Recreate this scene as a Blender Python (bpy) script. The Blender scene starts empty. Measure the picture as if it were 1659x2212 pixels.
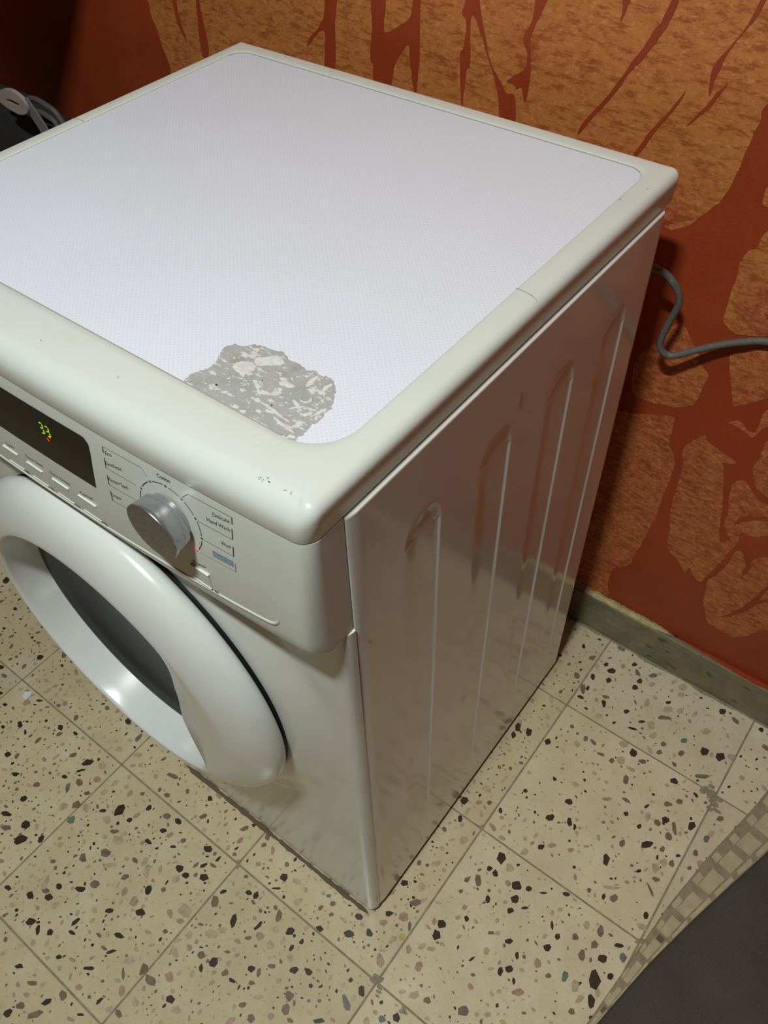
import bpy, bmesh, math, random
from mathutils import Vector, Matrix, noise

# ------------------------------------------------------------------ camera, world, lights, exposure
scene = bpy.context.scene
COL = scene.collection
cam_data = bpy.data.cameras.new('camera')
cam = bpy.data.objects.new('camera', cam_data); COL.objects.link(cam)
cam_data.sensor_fit = 'HORIZONTAL'; cam_data.sensor_width = 36.0
cam_data.lens = 36.0 * 1820.83 / 1659.0
cam_data.clip_start = 0.02; cam_data.clip_end = 50
_right = Vector((0.79445973, 0.60687341, -0.02320372))
_down = Vector((0.44245691, -0.60454781, -0.66238495))
_fwd = Vector((-0.41601157, 0.51597152, -0.74880422))
_m = Matrix((( _right.x, -_down.x, -_fwd.x, 0.24711443),
             ( _right.y, -_down.y, -_fwd.y, -0.22362102),
             ( _right.z, -_down.z, -_fwd.z, 1.23219553),
             (0, 0, 0, 1)))
cam.matrix_world = _m
scene.camera = cam

world = bpy.data.worlds.new('world'); scene.world = world
world.use_nodes = True
world.node_tree.nodes['Background'].inputs[0].default_value = (0.9, 0.95, 1.0, 1)
world.node_tree.nodes['Background'].inputs[1].default_value = 0.02

def area_light(name, loc, power, sx, sy, color):
    d = bpy.data.lights.new(name, 'AREA'); d.shape = 'RECTANGLE'; d.size = sx; d.size_y = sy
    d.energy = power; d.color = color
    o = bpy.data.objects.new(name, d); o.location = loc; COL.objects.link(o)
    return o
# the one lamp of the room: a short ceiling tube above and in front of the washing machine
area_light('ceiling_tube_light', (0.07, -0.56, 2.35), 32.0, 0.20, 0.07, (0.93, 1.0, 0.985))

scene.view_settings.view_transform = 'Standard'
scene.view_settings.look = 'None'
scene.view_settings.gamma = 1.0
scene.view_settings.use_curve_mapping = False
scene.view_settings.exposure = 0.0

# ------------------------------------------------------------------ helpers
def link(o):
    COL.objects.link(o); return o
def empty(name, loc=(0, 0, 0)):
    o = bpy.data.objects.new(name, None); o.location = loc; o.empty_display_size = .05
    return link(o)
def tag(o, label=None, cat=None, group=None, kind=None):
    if label: o['label'] = label
    if cat: o['category'] = cat
    if group: o['group'] = group
    if kind: o['kind'] = kind
    return o
def obj(name, bm, mat, parent=None, smooth=False, kind=None, label=None, off=None):
    """link a bmesh as one mesh object; coordinates are world ones unless off is given"""
    bmesh.ops.recalc_face_normals(bm, faces=bm.faces)
    me = bpy.data.meshes.new(name)
    base = off if off is not None else (root_of(parent) if parent else Vector((0, 0, 0)))
    bmesh.ops.translate(bm, verts=bm.verts, vec=-Vector(base))
    if smooth:
        for f in bm.faces: f.smooth = True
    bm.to_mesh(me); bm.free()
    mats = mat if isinstance(mat, (list, tuple)) else [mat]
    for m_ in mats: me.materials.append(m_)
    o = bpy.data.objects.new(name, me); link(o)
    if parent: o.parent = parent
    else: o.location = base
    if kind: o['kind'] = kind
    if label: o['label'] = label
    return o
def root_of(o):
    v = Vector((0, 0, 0))
    while o is not None:
        v += Vector(o.location); o = o.parent
    return v
def sharp(o, ang=35):
    me = o.data
    me.set_sharp_from_angle(angle=math.radians(ang)); return o
def box_into(bm, lo, hi, bev=0.0, seg=2):
    r = bmesh.ops.create_cube(bm, size=1.0)
    vs = r['verts']
    for v in vs:
        v.co = Vector([lo[i] + (v.co[i] + .5) * (hi[i] - lo[i]) for i in range(3)])
    if bev > 0:
        es = list({e for v in vs for e in v.link_edges})
        bmesh.ops.bevel(bm, geom=es, offset=bev, segments=seg, affect='EDGES', profile=.6)
def new(): return bmesh.new()
def grid_into(bm, P, close_u=False, close_v=False):
    """P[i][j] -> point"""
    V = [[bm.verts.new(p) for p in row] for row in P]
    n, m = len(V), len(V[0])
    for i in range(n if close_u else n - 1):
        for j in range(m if close_v else m - 1):
            a, b = V[i][j], V[(i + 1) % n][j]; c, d = V[(i + 1) % n][(j + 1) % m], V[i][(j + 1) % m]
            try: bm.faces.new((a, b, c, d))
            except ValueError: pass
    return V
def tube_into(bm, pts, r, n=10, caps=True):
    pts = [Vector(p) for p in pts]; rings = []
    up = Vector((0.0123, 0.1, 1)).normalized()
    prev = None
    for i, p in enumerate(pts):
        t = (pts[min(i + 1, len(pts) - 1)] - pts[max(i - 1, 0)]).normalized()
        if prev is None:
            a = t.orthogonal().normalized()
        else:
            a = (prev - t * prev.dot(t)).normalized()
        prev = a; b = t.cross(a)
        rr = r[i] if isinstance(r, (list, tuple)) else r
        rings.append([p + a * (rr * math.cos(2 * math.pi * k / n)) + b * (rr * math.sin(2 * math.pi * k / n)) for k in range(n)])
    V = grid_into(bm, rings, close_v=True)
    if caps:
        bm.faces.new(V[0]); bm.faces.new(V[-1])
def catmull(pts, sub=8, closed=False):
    pts = [Vector(p) for p in pts]; out = []; n = len(pts)
    for i in range(n if closed else n - 1):
        if closed: p0, p1, p2, p3 = pts[i - 1], pts[i], pts[(i + 1) % n], pts[(i + 2) % n]
        else: p0, p1, p2, p3 = pts[max(i - 1, 0)], pts[i], pts[i + 1], pts[min(i + 2, n - 1)]
        for k in range(sub):
            t = k / sub
            out.append(.5 * ((2 * p1) + (p2 - p0) * t + (2 * p0 - 5 * p1 + 4 * p2 - p3) * t * t + (3 * p1 - p0 - 3 * p2 + p3) * t ** 3))
    if not closed: out.append(pts[-1])
    return out
def interp(x, xs, ys):
    if x <= xs[0]: return ys[0]
    for i in range(1, len(xs)):
        if x <= xs[i]:
            t = (x - xs[i - 1]) / (xs[i] - xs[i - 1]); return ys[i - 1] + t * (ys[i] - ys[i - 1])
    return ys[-1]
def sstep(a, b, x):
    t = min(1, max(0, (x - a) / (b - a))); return t * t * (3 - 2 * t)

# ------------------------------------------------------------------ materials
class NT:
    def __init__(s, name):
        s.m = bpy.data.materials.new(name); s.m.use_nodes = True
        s.t = s.m.node_tree; s.bs = s.t.nodes['Principled BSDF']
    def n(s, kind, **kw):
        nd = s.t.nodes.new(kind)
        for k, v in kw.items():
            if k.startswith('i_'):
                key = k[2:]; key = int(key) if key.isdigit() else key
                nd.inputs[key].default_value = v
            else: setattr(nd, k, v)
        return nd
    def l(s, a, b): s.t.links.new(a, b)
    def coord(s, scale=(1, 1, 1), which='Object'):
        tc = s.n('ShaderNodeTexCoord'); mp = s.n('ShaderNodeMapping'); mp.inputs['Scale'].default_value = scale
        s.l(tc.outputs[which], mp.inputs['Vector']); return mp.outputs['Vector']
    def wcoord(s, scale=(1, 1, 1)):
        g = s.n('ShaderNodeNewGeometry'); mp = s.n('ShaderNodeMapping'); mp.inputs['Scale'].default_value = scale
        s.l(g.outputs['Position'], mp.inputs['Vector']); return mp.outputs['Vector']
    def noise(s, vec, scale, detail=4, rough=.55):
        nz = s.n('ShaderNodeTexNoise'); nz.inputs['Scale'].default_value = scale
        nz.inputs['Detail'].default_value = detail; nz.inputs['Roughness'].default_value = rough
        s.l(vec, nz.inputs['Vector']); return nz.outputs['Fac']
    def ramp(s, fac, stops):
        r = s.n('ShaderNodeValToRGB'); e = r.color_ramp.elements
        while len(e) < len(stops): e.new(.5)
        for el, (p, c) in zip(e, stops):
            el.position = p; el.color = c if len(c) == 4 else (*c, 1)
        s.l(fac, r.inputs['Fac']); return r.outputs['Color']
    def mix(s, fac, a, b, mode='MIX'):
        mx = s.n('ShaderNodeMix'); mx.data_type = 'RGBA'; mx.blend_type = mode
        for i, v in ((0, fac), (6, a), (7, b)):
            if hasattr(v, 'links') or hasattr(v, 'is_linked'): s.l(v, mx.inputs[i])
            elif isinstance(v, tuple): mx.inputs[i].default_value = v if len(v) == 4 else (*v, 1)
            else: mx.inputs[i].default_value = v
        return mx.outputs[2]
    def bump(s, h, strength=.2, dist=.001):
        b = s.n('ShaderNodeBump'); b.inputs['Strength'].default_value = strength; b.inputs['Distance'].default_value = dist
        s.l(h, b.inputs['Height']); s.l(b.outputs['Normal'], s.bs.inputs['Normal'])
    def base(s, c):
        if isinstance(c, tuple): s.bs.inputs['Base Color'].default_value = c if len(c) == 4 else (*c, 1)
        else: s.l(c, s.bs.inputs['Base Color'])
        return s
    def p(s, **kw):
        names = dict(rough='Roughness', metal='Metallic', spec='Specular IOR Level', coat='Coat Weight', coatr='Coat Roughness', ior='IOR')
        for k, v in kw.items(): s.bs.inputs[names[k]].default_value = v
        return s

def plastic(name, c, rough=.3, spec=.5, grime=.06, gcol=(.33, .28, .2), gscale=14):
    t = NT(name)
    nz = t.noise(t.wcoord(), gscale, 5, .6)
    f = t.ramp(nz, [(.45, (0, 0, 0)), (.8, (grime, grime, grime))])
    t.base(t.mix(f, c, gcol)); t.p(rough=rough, spec=spec)
    nz2 = t.noise(t.wcoord(), 900, 2); t.bump(nz2, .02, .0005)
    return t.m
M = {}
M['rim'] = plastic('ivory_plastic', (.70, .725, .665), .32, .45)
M['panel'] = plastic('white_panel_plastic', (.63, .65, .59), .36, .45, .12)
M['steel'] = plastic('white_enamel', (.74, .73, .67), .14, .85, .05)
M['bodyfront'] = plastic('white_enamel_front', (.66, .67, .615), .17, .75, .14)
M['door'] = plastic('white_door_plastic', (.74, .76, .72), .2, .6, .08)
M['seamdark'] = NT('dark_seam').base((.03, .022, .015)).p(rough=.8).m
M['seamfaint'] = NT('faint_seam').base((.36, .35, .30)).p(rough=.7).m
M['gasket'] = NT('black_gasket').base((.006, .006, .006)).p(rough=.6, spec=.3).m
t = NT('black_door_glass'); t.base((.004, .0045, .005)).p(rough=.06, spec=.5); M['glass'] = t.m
t = NT('black_display'); t.base((.003, .003, .003)).p(rough=.12, spec=.3); M['display'] = t.m
t = NT('brushed_silver')
nz = t.noise(t.coord((1, 60, 1)), 90, 3); t.base(t.ramp(nz, [(.3, (.42, .42, .44)), (.7, (.54, .54, .56))])); t.p(rough=.26, metal=.85)
M['silver'] = t.m
t = NT('silver_face_dim_reflection')
nz = t.noise(t.coord((60, 60, 60)), 5, 4); t.base(t.ramp(nz, [(.3, (.20, .175, .17)), (.7, (.30, .27, .265))])); t.p(rough=.42, metal=.8)
M['silverface'] = t.m  # knob face: silver with its dim reflection put into a darker colour
M['ink'] = NT('dark_print').base((.035, .034, .03)).p(rough=.6).m
M['inkgrey'] = NT('grey_print').base((.26, .26, .24)).p(rough=.6).m
M['blueprint'] = NT('blue_print').base((.17, .31, .38)).p(rough=.5).m
M['lightprint'] = NT('pale_print').base((.5, .58, .6)).p(rough=.5).m
def emit(name, c, s):
    t = NT(name); t.base((0, 0, 0)); t.bs.inputs['Emission Color'].default_value = (*c, 1); t.bs.inputs['Emission Strength'].default_value = s
    return t.m
M['led_green'] = emit('lit_green_digits', (.50, .78, .015), 1.15)
M['led_red'] = emit('lit_red_dot', (.95, .01, .045), 1.0)
M['led_pink'] = emit('lit_red_lamp', (1.0, .06, .13), 1.0)
# laminate top: lavender white with a fine staggered grid of pale blue dots
t = NT('dotted_white_laminate')
v = t.wcoord((1 / .0046, 1 / .0046, 0))
fr = t.n('ShaderNodeVectorMath', operation='FRACTION'); t.l(v, fr.inputs[0])
d1 = t.n('ShaderNodeVectorMath', operation='DISTANCE'); t.l(fr.outputs[0], d1.inputs[0]); d1.inputs[1].default_value = (.25, .25, 0)
d2 = t.n('ShaderNodeVectorMath', operation='DISTANCE'); t.l(fr.outputs[0], d2.inputs[0]); d2.inputs[1].default_value = (.75, .75, 0)
mn = t.n('ShaderNodeMath', operation='MINIMUM'); t.l(d1.outputs['Value'], mn.inputs[0]); t.l(d2.outputs['Value'], mn.inputs[1])
lt = t.n('ShaderNodeMath', operation='LESS_THAN'); t.l(mn.outputs[0], lt.inputs[0]); lt.inputs[1].default_value = .085
nz = t.noise(t.wcoord(), 9, 5)
bc = t.ramp(nz, [(.3, (.785, .80, .86)), (.75, (.76, .77, .825))])
fm = t.n('ShaderNodeMath', operation='MULTIPLY'); t.l(lt.outputs[0], fm.inputs[0]); fm.inputs[1].default_value = .75
t.base(t.mix(fm.outputs[0], bc, (.47, .53, .66))); t.p(rough=.42, spec=.4); M['laminate'] = t.m
t = NT('worn_grey_underlay')
v = t.wcoord((1, 1.9, 1)); nz = t.noise(v, 120, 8, .68); nz2 = t.noise(t.wcoord(), 45, 5)
c0 = t.ramp(nz2, [(.3, (.36, .355, .34)), (.55, (.41, .40, .39)), (.75, (.33, .30, .25))])
nzs = t.noise(t.coord((1, 3.4, 1)), 210, 6, .7)
ms = t.n('ShaderNodeMath', operation='MAXIMUM'); t.l(nz, ms.inputs[0])
m2 = t.n('ShaderNodeMath', operation='SUBTRACT'); t.l(nzs, m2.inputs[0]); m2.inputs[1].default_value = .045; t.l(m2.outputs[0], ms.inputs[1])
fl = t.ramp(ms.outputs[0], [(.565, (0, 0, 0)), (.585, (1, 1, 1))])
t.base(t.mix(fl, c0, (.68, .68, .64))); t.p(rough=.75); M['worn'] = t.m
t = NT('bared_cream_paint'); nz = t.noise(t.wcoord(), 160, 5)
t.base(t.ramp(nz, [(.35, (.60, .59, .54)), (.6, (.72, .72, .68))])); t.p(rough=.7); M['flake'] = t.m
# wall paints
t = NT('dark_red_wall_paint')
nz = t.noise(t.wcoord((1, 1, 1)), 7, 6, .6); nz2 = t.noise(t.wcoord((1, 1, 2.2)), 260, 4, .7)
c = t.ramp(nz, [(.3, (.29, .040, .010)), (.7, (.38, .060, .016))])
c = t.mix(t.ramp(nz2, [(.45, (0, 0, 0)), (.8, (.5, .5, .5))]), c, (.19, .022, .006))
t.base(c); t.p(rough=.55, spec=.35); t.bump(nz2, .25, .0008); M['wallred'] = t.m
t = NT('ragged_orange_wall_paint')
nz = t.noise(t.wcoord((1, 1, 1.7)), 95, 7, .78); nz2 = t.noise(t.wcoord(), 11, 5, .6); nz3 = t.noise(t.wcoord((.8, 1, 2.6)), 70, 6, .75)
c = t.ramp(nz, [(.38, (.24, .040, .012)), (.46, (.42, .095, .032)), (.57, (.53, .15, .056)), (.70, (.68, .26, .13))])
c = t.mix(t.ramp(nz2, [(.4, (0, 0, 0)), (.7, (.55, .55, .55))]), c, (.57, .215, .045))
g = t.n('ShaderNodeNewGeometry'); sx = t.n('ShaderNodeSeparateXYZ'); t.l(g.outputs['Position'], sx.inputs[0])
mz = t.n('ShaderNodeMath', operation='MULTIPLY_ADD'); t.l(nz2, mz.inputs[0]); mz.inputs[1].default_value = .5; t.l(sx.outputs['Z'], mz.inputs[2])
c = t.mix(t.ramp(mz.outputs[0], [(.92, (0, 0, 0)), (1.0, (.5, .5, .5))]), c, (.58, .235, .05))   # the upper wall was ragged with a yellower orange
nz4 = t.noise(t.wcoord((1, 1, 1.6)), 150, 6, .8)
c = t.mix(t.ramp(nz4, [(.53, (0, 0, 0)), (.66, (.55, .55, .55))]), c, (.78, .36, .16))
c = t.mix(t.ramp(nz3, [(.50, (0, 0, 0)), (.60, (.72, .72, .72))]), c, (.30, .062, .014))
t.base(c); t.p(rough=.6, spec=.3); t.bump(nz, .3, .0008); M['walllight'] = t.m
t = NT('pale_yellow_primer'); nz = t.noise(t.wcoord(), 90, 5)
t.base(t.ramp(nz, [(.35, (.42, .34, .15)), (.7, (.58, .50, .26))])); t.p(rough=.8); M['smear'] = t.m
M['ceiling'] = NT('low_bounce_ceiling_paint').base((.22, .20, .17)).p(rough=.9).m  # ceiling colour darkened to cut the light bounced round the room
t = NT('orange_wall_paint'); nz = t.noise(t.wcoord(), 6, 6); t.base(t.ramp(nz, [(.35, (.16, .03, .01)), (.65, (.24, .07, .025))])); t.p(rough=.7); M['wallplain'] = t.m
# terrazzo matrix: left of the machine's corner a yellower lighting cast is put into the colour
def terrazzo(name, c1, c2, c3, stain, yellow):
    t = NT(name)
    nz = t.noise(t.wcoord(), 16, 6, .62); nz2 = t.noise(t.wcoord(), 170, 5, .7); nz3 = t.noise(t.wcoord(), 3.1, 3)
    oi = t.n('ShaderNodeObjectInfo')
    c = t.ramp(nz, [(.3, c1), (.6, c2), (.8, c3)])
    c = t.mix(t.ramp(nz2, [(.54, (0, 0, 0)), (.70, (.55, .55, .55))]), c, stain)
    c = t.mix(t.ramp(nz3, [(.45, (0, 0, 0)), (.7, (.35, .35, .35))]), c, yellow)
    hv = t.n('ShaderNodeHueSaturation'); t.l(c, hv.inputs['Color'])
    mr = t.n('ShaderNodeMapRange'); t.l(oi.outputs['Random'], mr.inputs[0]); mr.inputs[3].default_value = .93; mr.inputs[4].default_value = 1.05
    t.l(mr.outputs[0], hv.inputs['Value'])
    t.base(hv.outputs[0]); t.p(rough=.28, spec=.5); return t.m
M['terrazzo'] = terrazzo('grey_beige_terrazzo', (.61, .52, .335), (.70, .61, .415), (.76, .69, .50), (.46, .38, .23), (.57, .48, .27))
M['terrazzo_lightcast'] = terrazzo('light_cast_terrazzo', (.57, .475, .285), (.65, .555, .36), (.71, .63, .44), (.42, .34, .19), (.53, .445, .23))
t = NT('dirty_grout'); nz = t.noise(t.wcoord(), 60, 4); t.base(t.ramp(nz, [(.3, (.20, .165, .10)), (.7, (.34, .29, .185))])); t.p(rough=.8); M['grout'] = t.m
CHIPC = [(.052, .036, .022), (.20, .145, .092), (.165, .165, .125), (.45, .37, .235), (.40, .27, .19), (.52, .41, .14), (.14, .19, .12)]
CM = []
for i, (nm, cc) in enumerate(zip(('dark', 'brown', 'grey', 'pale_brown', 'pink', 'yellow', 'green'), CHIPC)):
    t = NT('terrazzo_chip_' + nm); nz = t.noise(t.wcoord(), 130, 4)
    t.base(t.ramp(nz, [(.3, tuple(q * .82 for q in cc)), (.7, tuple(min(1, q * 1.25) for q in cc))])); t.p(rough=.3, spec=.5); CM.append(t.m)
t = NT('stained_terrazzo_skirting'); nz = t.noise(t.wcoord((1, 1, 1)), 26, 6, .65); nz2 = t.noise(t.wcoord((1, 1, 1.2)), 75, 4, .7)
c = t.ramp(nz, [(.3, (.155, .135, .08)), (.55, (.23, .205, .12)), (.75, (.30, .27, .17))])
c = t.mix(t.ramp(nz2, [(.62, (0, 0, 0)), (.7, (.8, .8, .8))]), c, (.10, .085, .055))
t.base(c); t.p(rough=.5, spec=.4); M['skirt'] = t.m
t = NT('grime'); nz = t.noise(t.wcoord(), 220, 5); t.base(t.ramp(nz, [(.35, (.22, .185, .12)), (.7, (.37, .32, .22))])); t.p(rough=.75); M['grime'] = t.m
t = NT('grey_cable'); nz = t.noise(t.wcoord(), 300, 3); t.base(t.ramp(nz, [(.3, (.105, .10, .088)), (.7, (.15, .145, .13))])); t.p(rough=.5, spec=.4); M['cable'] = t.m
t = NT('dark_grey_mat_pile'); nz = t.noise(t.wcoord(), 500, 4, .7); nz2 = t.noise(t.wcoord(), 12, 4)
c = t.ramp(nz2, [(.3, (.075, .063, .05)), (.7, (.10, .085, .068))]); c = t.mix(t.ramp(nz, [(.4, (0, 0, 0)), (.8, (.6, .6, .6))]), c, (.13, .115, .095))
t.base(c); t.p(rough=.95, spec=.1); t.bump(nz, .6, .002); M['mat'] = t.m
t = NT('brown_woven_border'); nz = t.noise(t.wcoord(), 80, 5); t.base(t.ramp(nz, [(.3, (.25, .20, .125)), (.7, (.36, .295, .19))])); t.p(rough=.9, spec=.15); M['border'] = t.m
t = NT('beige_check'); nz = t.noise(t.wcoord(), 90, 5); t.base(t.ramp(nz, [(.3, (.44, .37, .22)), (.7, (.53, .46, .29))])); t.p(rough=.9, spec=.15); M['check'] = t.m
M['brownstain'] = NT('brown_check').base((.15, .115, .07)).p(rough=.9).m
t = NT('dark_bag_fabric'); nz = t.noise(t.wcoord(), 200, 4); t.base(t.ramp(nz, [(.3, (.012, .012, .011)), (.7, (.022, .022, .02))])); t.p(rough=.85); M['bag'] = t.m
t = NT('grey_webbing'); nz = t.noise(t.wcoord((1, 1, 6)), 200, 3); t.base(t.ramp(nz, [(.3, (.14, .14, .14)), (.7, (.21, .21, .21))])); t.p(rough=.8); M['strap'] = t.m
M['piping'] = NT('grey_piping').base((.085, .08, .078)).p(rough=.6).m
M['buckle'] = NT('pale_plastic').base((.38, .31, .295)).p(rough=.45).m
M['paper'] = NT('white_paper').base((.75, .72, .78)).p(rough=.8).m
M['paperedge'] = NT('violet_paper_edge').base((.25, .17, .30)).p(rough=.8).m
M['rubber'] = NT('black_rubber').base((.015, .014, .013)).p(rough=.7).m
M['scuff'] = NT('grey_scuff').base((.33, .35, .31)).p(rough=.7).m
M['dirt'] = NT('brown_dirt').base((.15, .105, .06)).p(rough=.85).m
# ------------------------------------------------------------------ measured data (metres; chips in 0.1 mm)
LIGHT = [[[-0.8134,0.906],[0.0448,1.0212],[0.0686,0.9568],[0.0345,0.886],[0.0329,0.8701],[0.0296,0.8513],[0.0266,0.8222],[0.0232,0.7966],[0.0141,0.7757],[0.0016,0.7598],[-0.0079,0.7457],[-0.022,0.7369],[-0.0344,0.737],[-0.054,0.741],[-0.3707,0.6853],[-0.7209,0.6342],[-0.8311,0.6776],[-0.8255,0.7363],[-0.834,0.7629],[-0.8387,0.7894],[-0.8437,0.8192]],[[-0.0095,0.4732],[0.0355,0.4925],[0.0407,0.4822],[0.0419,0.4561],[0.0449,0.444],[0.0539,0.4329],[0.0585,0.4143],[0.0583,0.3822],[0.0564,0.3477],[0.0569,0.3132],[0.0529,0.2797],[0.0481,0.2383],[0.0443,0.2082],[0.0405,0.1865],[0.0286,0.171],[0.0197,0.1609],[0.0169,0.1187],[0.0221,0.0917],[-0.0129,0.0666],[-0.0567,0.0707],[-0.0838,0.2741],[-0.071,0.4431]],[[0.0106,0.6268],[0.0181,0.6282],[0.0302,0.6118],[0.0444,0.5941],[0.0541,0.5816],[0.0613,0.5755],[0.0628,0.5646],[0.0607,0.5517],[0.0602,0.5354],[0.0554,0.5227],[0.0356,0.5083],[0.0207,0.5059],[0.0009,0.5011],[-0.0212,0.5049],[-0.0282,0.5531],[-0.0096,0.5905]],[[0.0826,0.7792],[0.0728,0.7676],[0.0687,0.7577],[0.0684,0.746],[0.0619,0.7408],[0.0599,0.7386],[0.0574,0.7242],[0.0574,0.7057],[0.057,0.688],[0.0581,0.6721],[0.0583,0.6537],[0.0636,0.6456],[0.0755,0.6403],[0.0853,0.642],[0.1108,0.6522],[0.1255,0.6669]],[[0.1275,0.6442],[0.115,0.6369],[0.1005,0.6304],[0.0816,0.6147],[0.0795,0.6065],[0.0848,0.5886],[0.0932,0.5678],[0.1014,0.5483],[0.1051,0.5462],[0.1174,0.5566],[0.135,0.5752],[0.1491,0.588]],[[0.0689,0.8202],[0.0588,0.8108],[0.0579,0.8039],[0.0583,0.7947],[0.0614,0.7909],[0.0785,0.7915]],[[0.0817,0.4849],[0.072,0.4707],[0.0636,0.4569],[0.0636,0.4432],[0.0689,0.4228],[0.0707,0.3948],[0.0715,0.3626],[0.0734,0.3324],[0.0806,0.2991],[0.0832,0.2726],[0.0923,0.2558],[0.106,0.2483],[0.1229,0.2281],[0.1245,0.2445],[0.1386,0.2281],[0.1479,0.2294],[0.1547,0.2468],[0.1621,0.2674],[0.1695,0.2989],[0.1715,0.3225],[0.1695,0.332],[0.1601,0.3306],[0.1519,0.322],[0.1463,0.3289],[0.1338,0.3879],[0.1194,0.4437],[0.1138,0.4542],[0.1283,0.4616],[0.1275,0.4668],[0.1161,0.4691],[0.0981,0.4743],[0.0867,0.4789]],[[0.1685,0.533],[0.1544,0.5148],[0.1525,0.5074],[0.153,0.4862],[0.1504,0.4692],[0.1589,0.4471],[0.1666,0.438],[0.1809,0.433],[0.2022,0.4327]],[[0.1381,0.4342],[0.1493,0.4411],[0.165,0.4276],[0.1769,0.421],[0.1847,0.4213],[0.2035,0.4288],[0.2195,0.3809],[0.2011,0.3704],[0.1869,0.3577],[0.1701,0.3563],[0.171,0.3357],[0.1652,0.3316],[0.1527,0.344],[0.1447,0.3621],[0.144,0.3796],[0.1369,0.4096]],[[0.1801,0.3234],[0.1735,0.3158],[0.1699,0.285],[0.1633,0.2565],[0.1558,0.2357],[0.159,0.2104],[0.1615,0.187],[0.1705,0.1685],[0.1797,0.1497],[0.2002,0.1476],[0.215,0.1439],[0.2333,0.1606],[0.2463,0.1857],[0.2567,0.1984],[0.2719,0.2247],[0.2293,0.3517],[0.2129,0.3341],[0.1985,0.3206],[0.1941,0.3006]],[[0.1048,0.5189],[0.112,0.5268],[0.1204,0.5252],[0.1247,0.5213],[0.1349,0.5186],[0.1377,0.5345],[0.1374,0.5544],[0.1466,0.5631],[0.1572,0.549],[0.1477,0.5358],[0.1433,0.5314],[0.1369,0.5123],[0.1269,0.5142],[0.1147,0.5179]]]
DARK = [[[-0.5067,0.893],[-0.4883,0.896],[-0.4947,0.8567],[-0.4999,0.8035],[-0.5157,0.8014],[-0.5133,0.8264],[-0.5145,0.8465],[-0.5338,0.8315],[-0.5431,0.8216],[-0.5405,0.8302],[-0.5205,0.8498],[-0.5109,0.8669]],[[-0.4364,0.9044],[-0.4151,0.9079],[-0.419,0.8685],[-0.4149,0.8619],[-0.3904,0.8769],[-0.3792,0.8881],[-0.3752,0.9144],[-0.3672,0.9157],[-0.3678,0.8424],[-0.3717,0.8015],[-0.3747,0.802],[-0.3806,0.8354],[-0.3834,0.8542],[-0.3964,0.8408],[-0.4054,0.8235],[-0.4113,0.8018],[-0.4363,0.8009],[-0.437,0.8214],[-0.4413,0.8273],[-0.4367,0.8653]],[[-0.2993,0.9268],[-0.2908,0.9282],[-0.2867,0.9065],[-0.2787,0.8847],[-0.2688,0.8566],[-0.2545,0.8409],[-0.2458,0.8302],[-0.2355,0.8305],[-0.2331,0.8029],[-0.2521,0.8015],[-0.2568,0.8234],[-0.2637,0.8431],[-0.2776,0.871],[-0.2937,0.8995],[-0.2985,0.8947],[-0.297,0.8507],[-0.3018,0.8433],[-0.3039,0.8081],[-0.3066,0.8075],[-0.3106,0.8562],[-0.3059,0.8674],[-0.3036,0.8938],[-0.3105,0.9023]],[[-0.2197,0.9398],[-0.2042,0.9423],[-0.2178,0.9076],[-0.2229,0.8915],[-0.2196,0.8648],[-0.2191,0.8446],[-0.222,0.8272],[-0.2278,0.8406],[-0.2334,0.8389],[-0.2395,0.8432],[-0.2472,0.8446],[-0.2287,0.8589],[-0.2243,0.8738],[-0.2313,0.8918],[-0.2229,0.9104]],[[-0.0765,0.9593],[-0.0698,0.9604],[-0.0755,0.9368],[-0.0791,0.9269],[-0.0919,0.9033],[-0.0985,0.8933],[-0.1085,0.88],[-0.1137,0.8674],[-0.126,0.8481],[-0.1368,0.8321],[-0.1513,0.8095],[-0.1523,0.8157],[-0.1401,0.835],[-0.1219,0.862],[-0.1142,0.8765],[-0.106,0.8928],[-0.0969,0.9088],[-0.0886,0.9262],[-0.0835,0.9353]],[[0.0044,0.9727],[0.0084,0.9734],[0.0023,0.9528],[-0.0046,0.9399],[-0.0114,0.9257],[-0.0152,0.9158],[-0.0196,0.8949],[-0.0206,0.8816],[-0.0223,0.8813],[-0.0247,0.9023],[-0.0204,0.9137],[-0.0122,0.9286],[-0.0039,0.9449]],[[-0.045,0.8783],[-0.049,0.865],[-0.057,0.8515],[-0.064,0.8379],[-0.0712,0.8239],[-0.0804,0.8051],[-0.0859,0.8023],[-0.0774,0.8223],[-0.0682,0.8393],[-0.0569,0.8562],[-0.0519,0.8666]],[[-0.0067,0.8945],[-0.0144,0.8765],[-0.0225,0.8622],[-0.0358,0.8474],[-0.0253,0.8638],[-0.0175,0.879]],[[-0.1267,0.949],[-0.1196,0.9502],[-0.1217,0.9366],[-0.1258,0.9266],[-0.1253,0.9391]],[[-0.7907,0.8438],[-0.7851,0.8447],[-0.783,0.8118],[-0.7768,0.7835],[-0.7799,0.784],[-0.7903,0.8085]],[[-0.7407,0.852],[-0.7369,0.8526],[-0.7349,0.8224],[-0.7328,0.7829],[-0.7378,0.7695],[-0.7488,0.7694],[-0.7457,0.8106]],[[0.2378,0.2569],[0.229,0.2405],[0.2198,0.2171],[0.2026,0.1863],[0.1917,0.1769],[0.201,0.1915],[0.2152,0.2258],[0.2236,0.2631],[0.2295,0.2826],[0.2317,0.2756],[0.2274,0.2513]],[[0.1931,0.3952],[0.1777,0.3871],[0.162,0.3714],[0.1574,0.3579],[0.1609,0.3808],[0.1757,0.3933],[0.1911,0.4013]],[[0.1715,0.3225],[0.1646,0.278],[0.152,0.2357],[0.1497,0.2369],[0.1602,0.2805],[0.1679,0.3226]],[[0.1911,0.2869],[0.1941,0.3006],[0.2006,0.3083],[0.1976,0.2891],[0.1947,0.2811]]]
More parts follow.
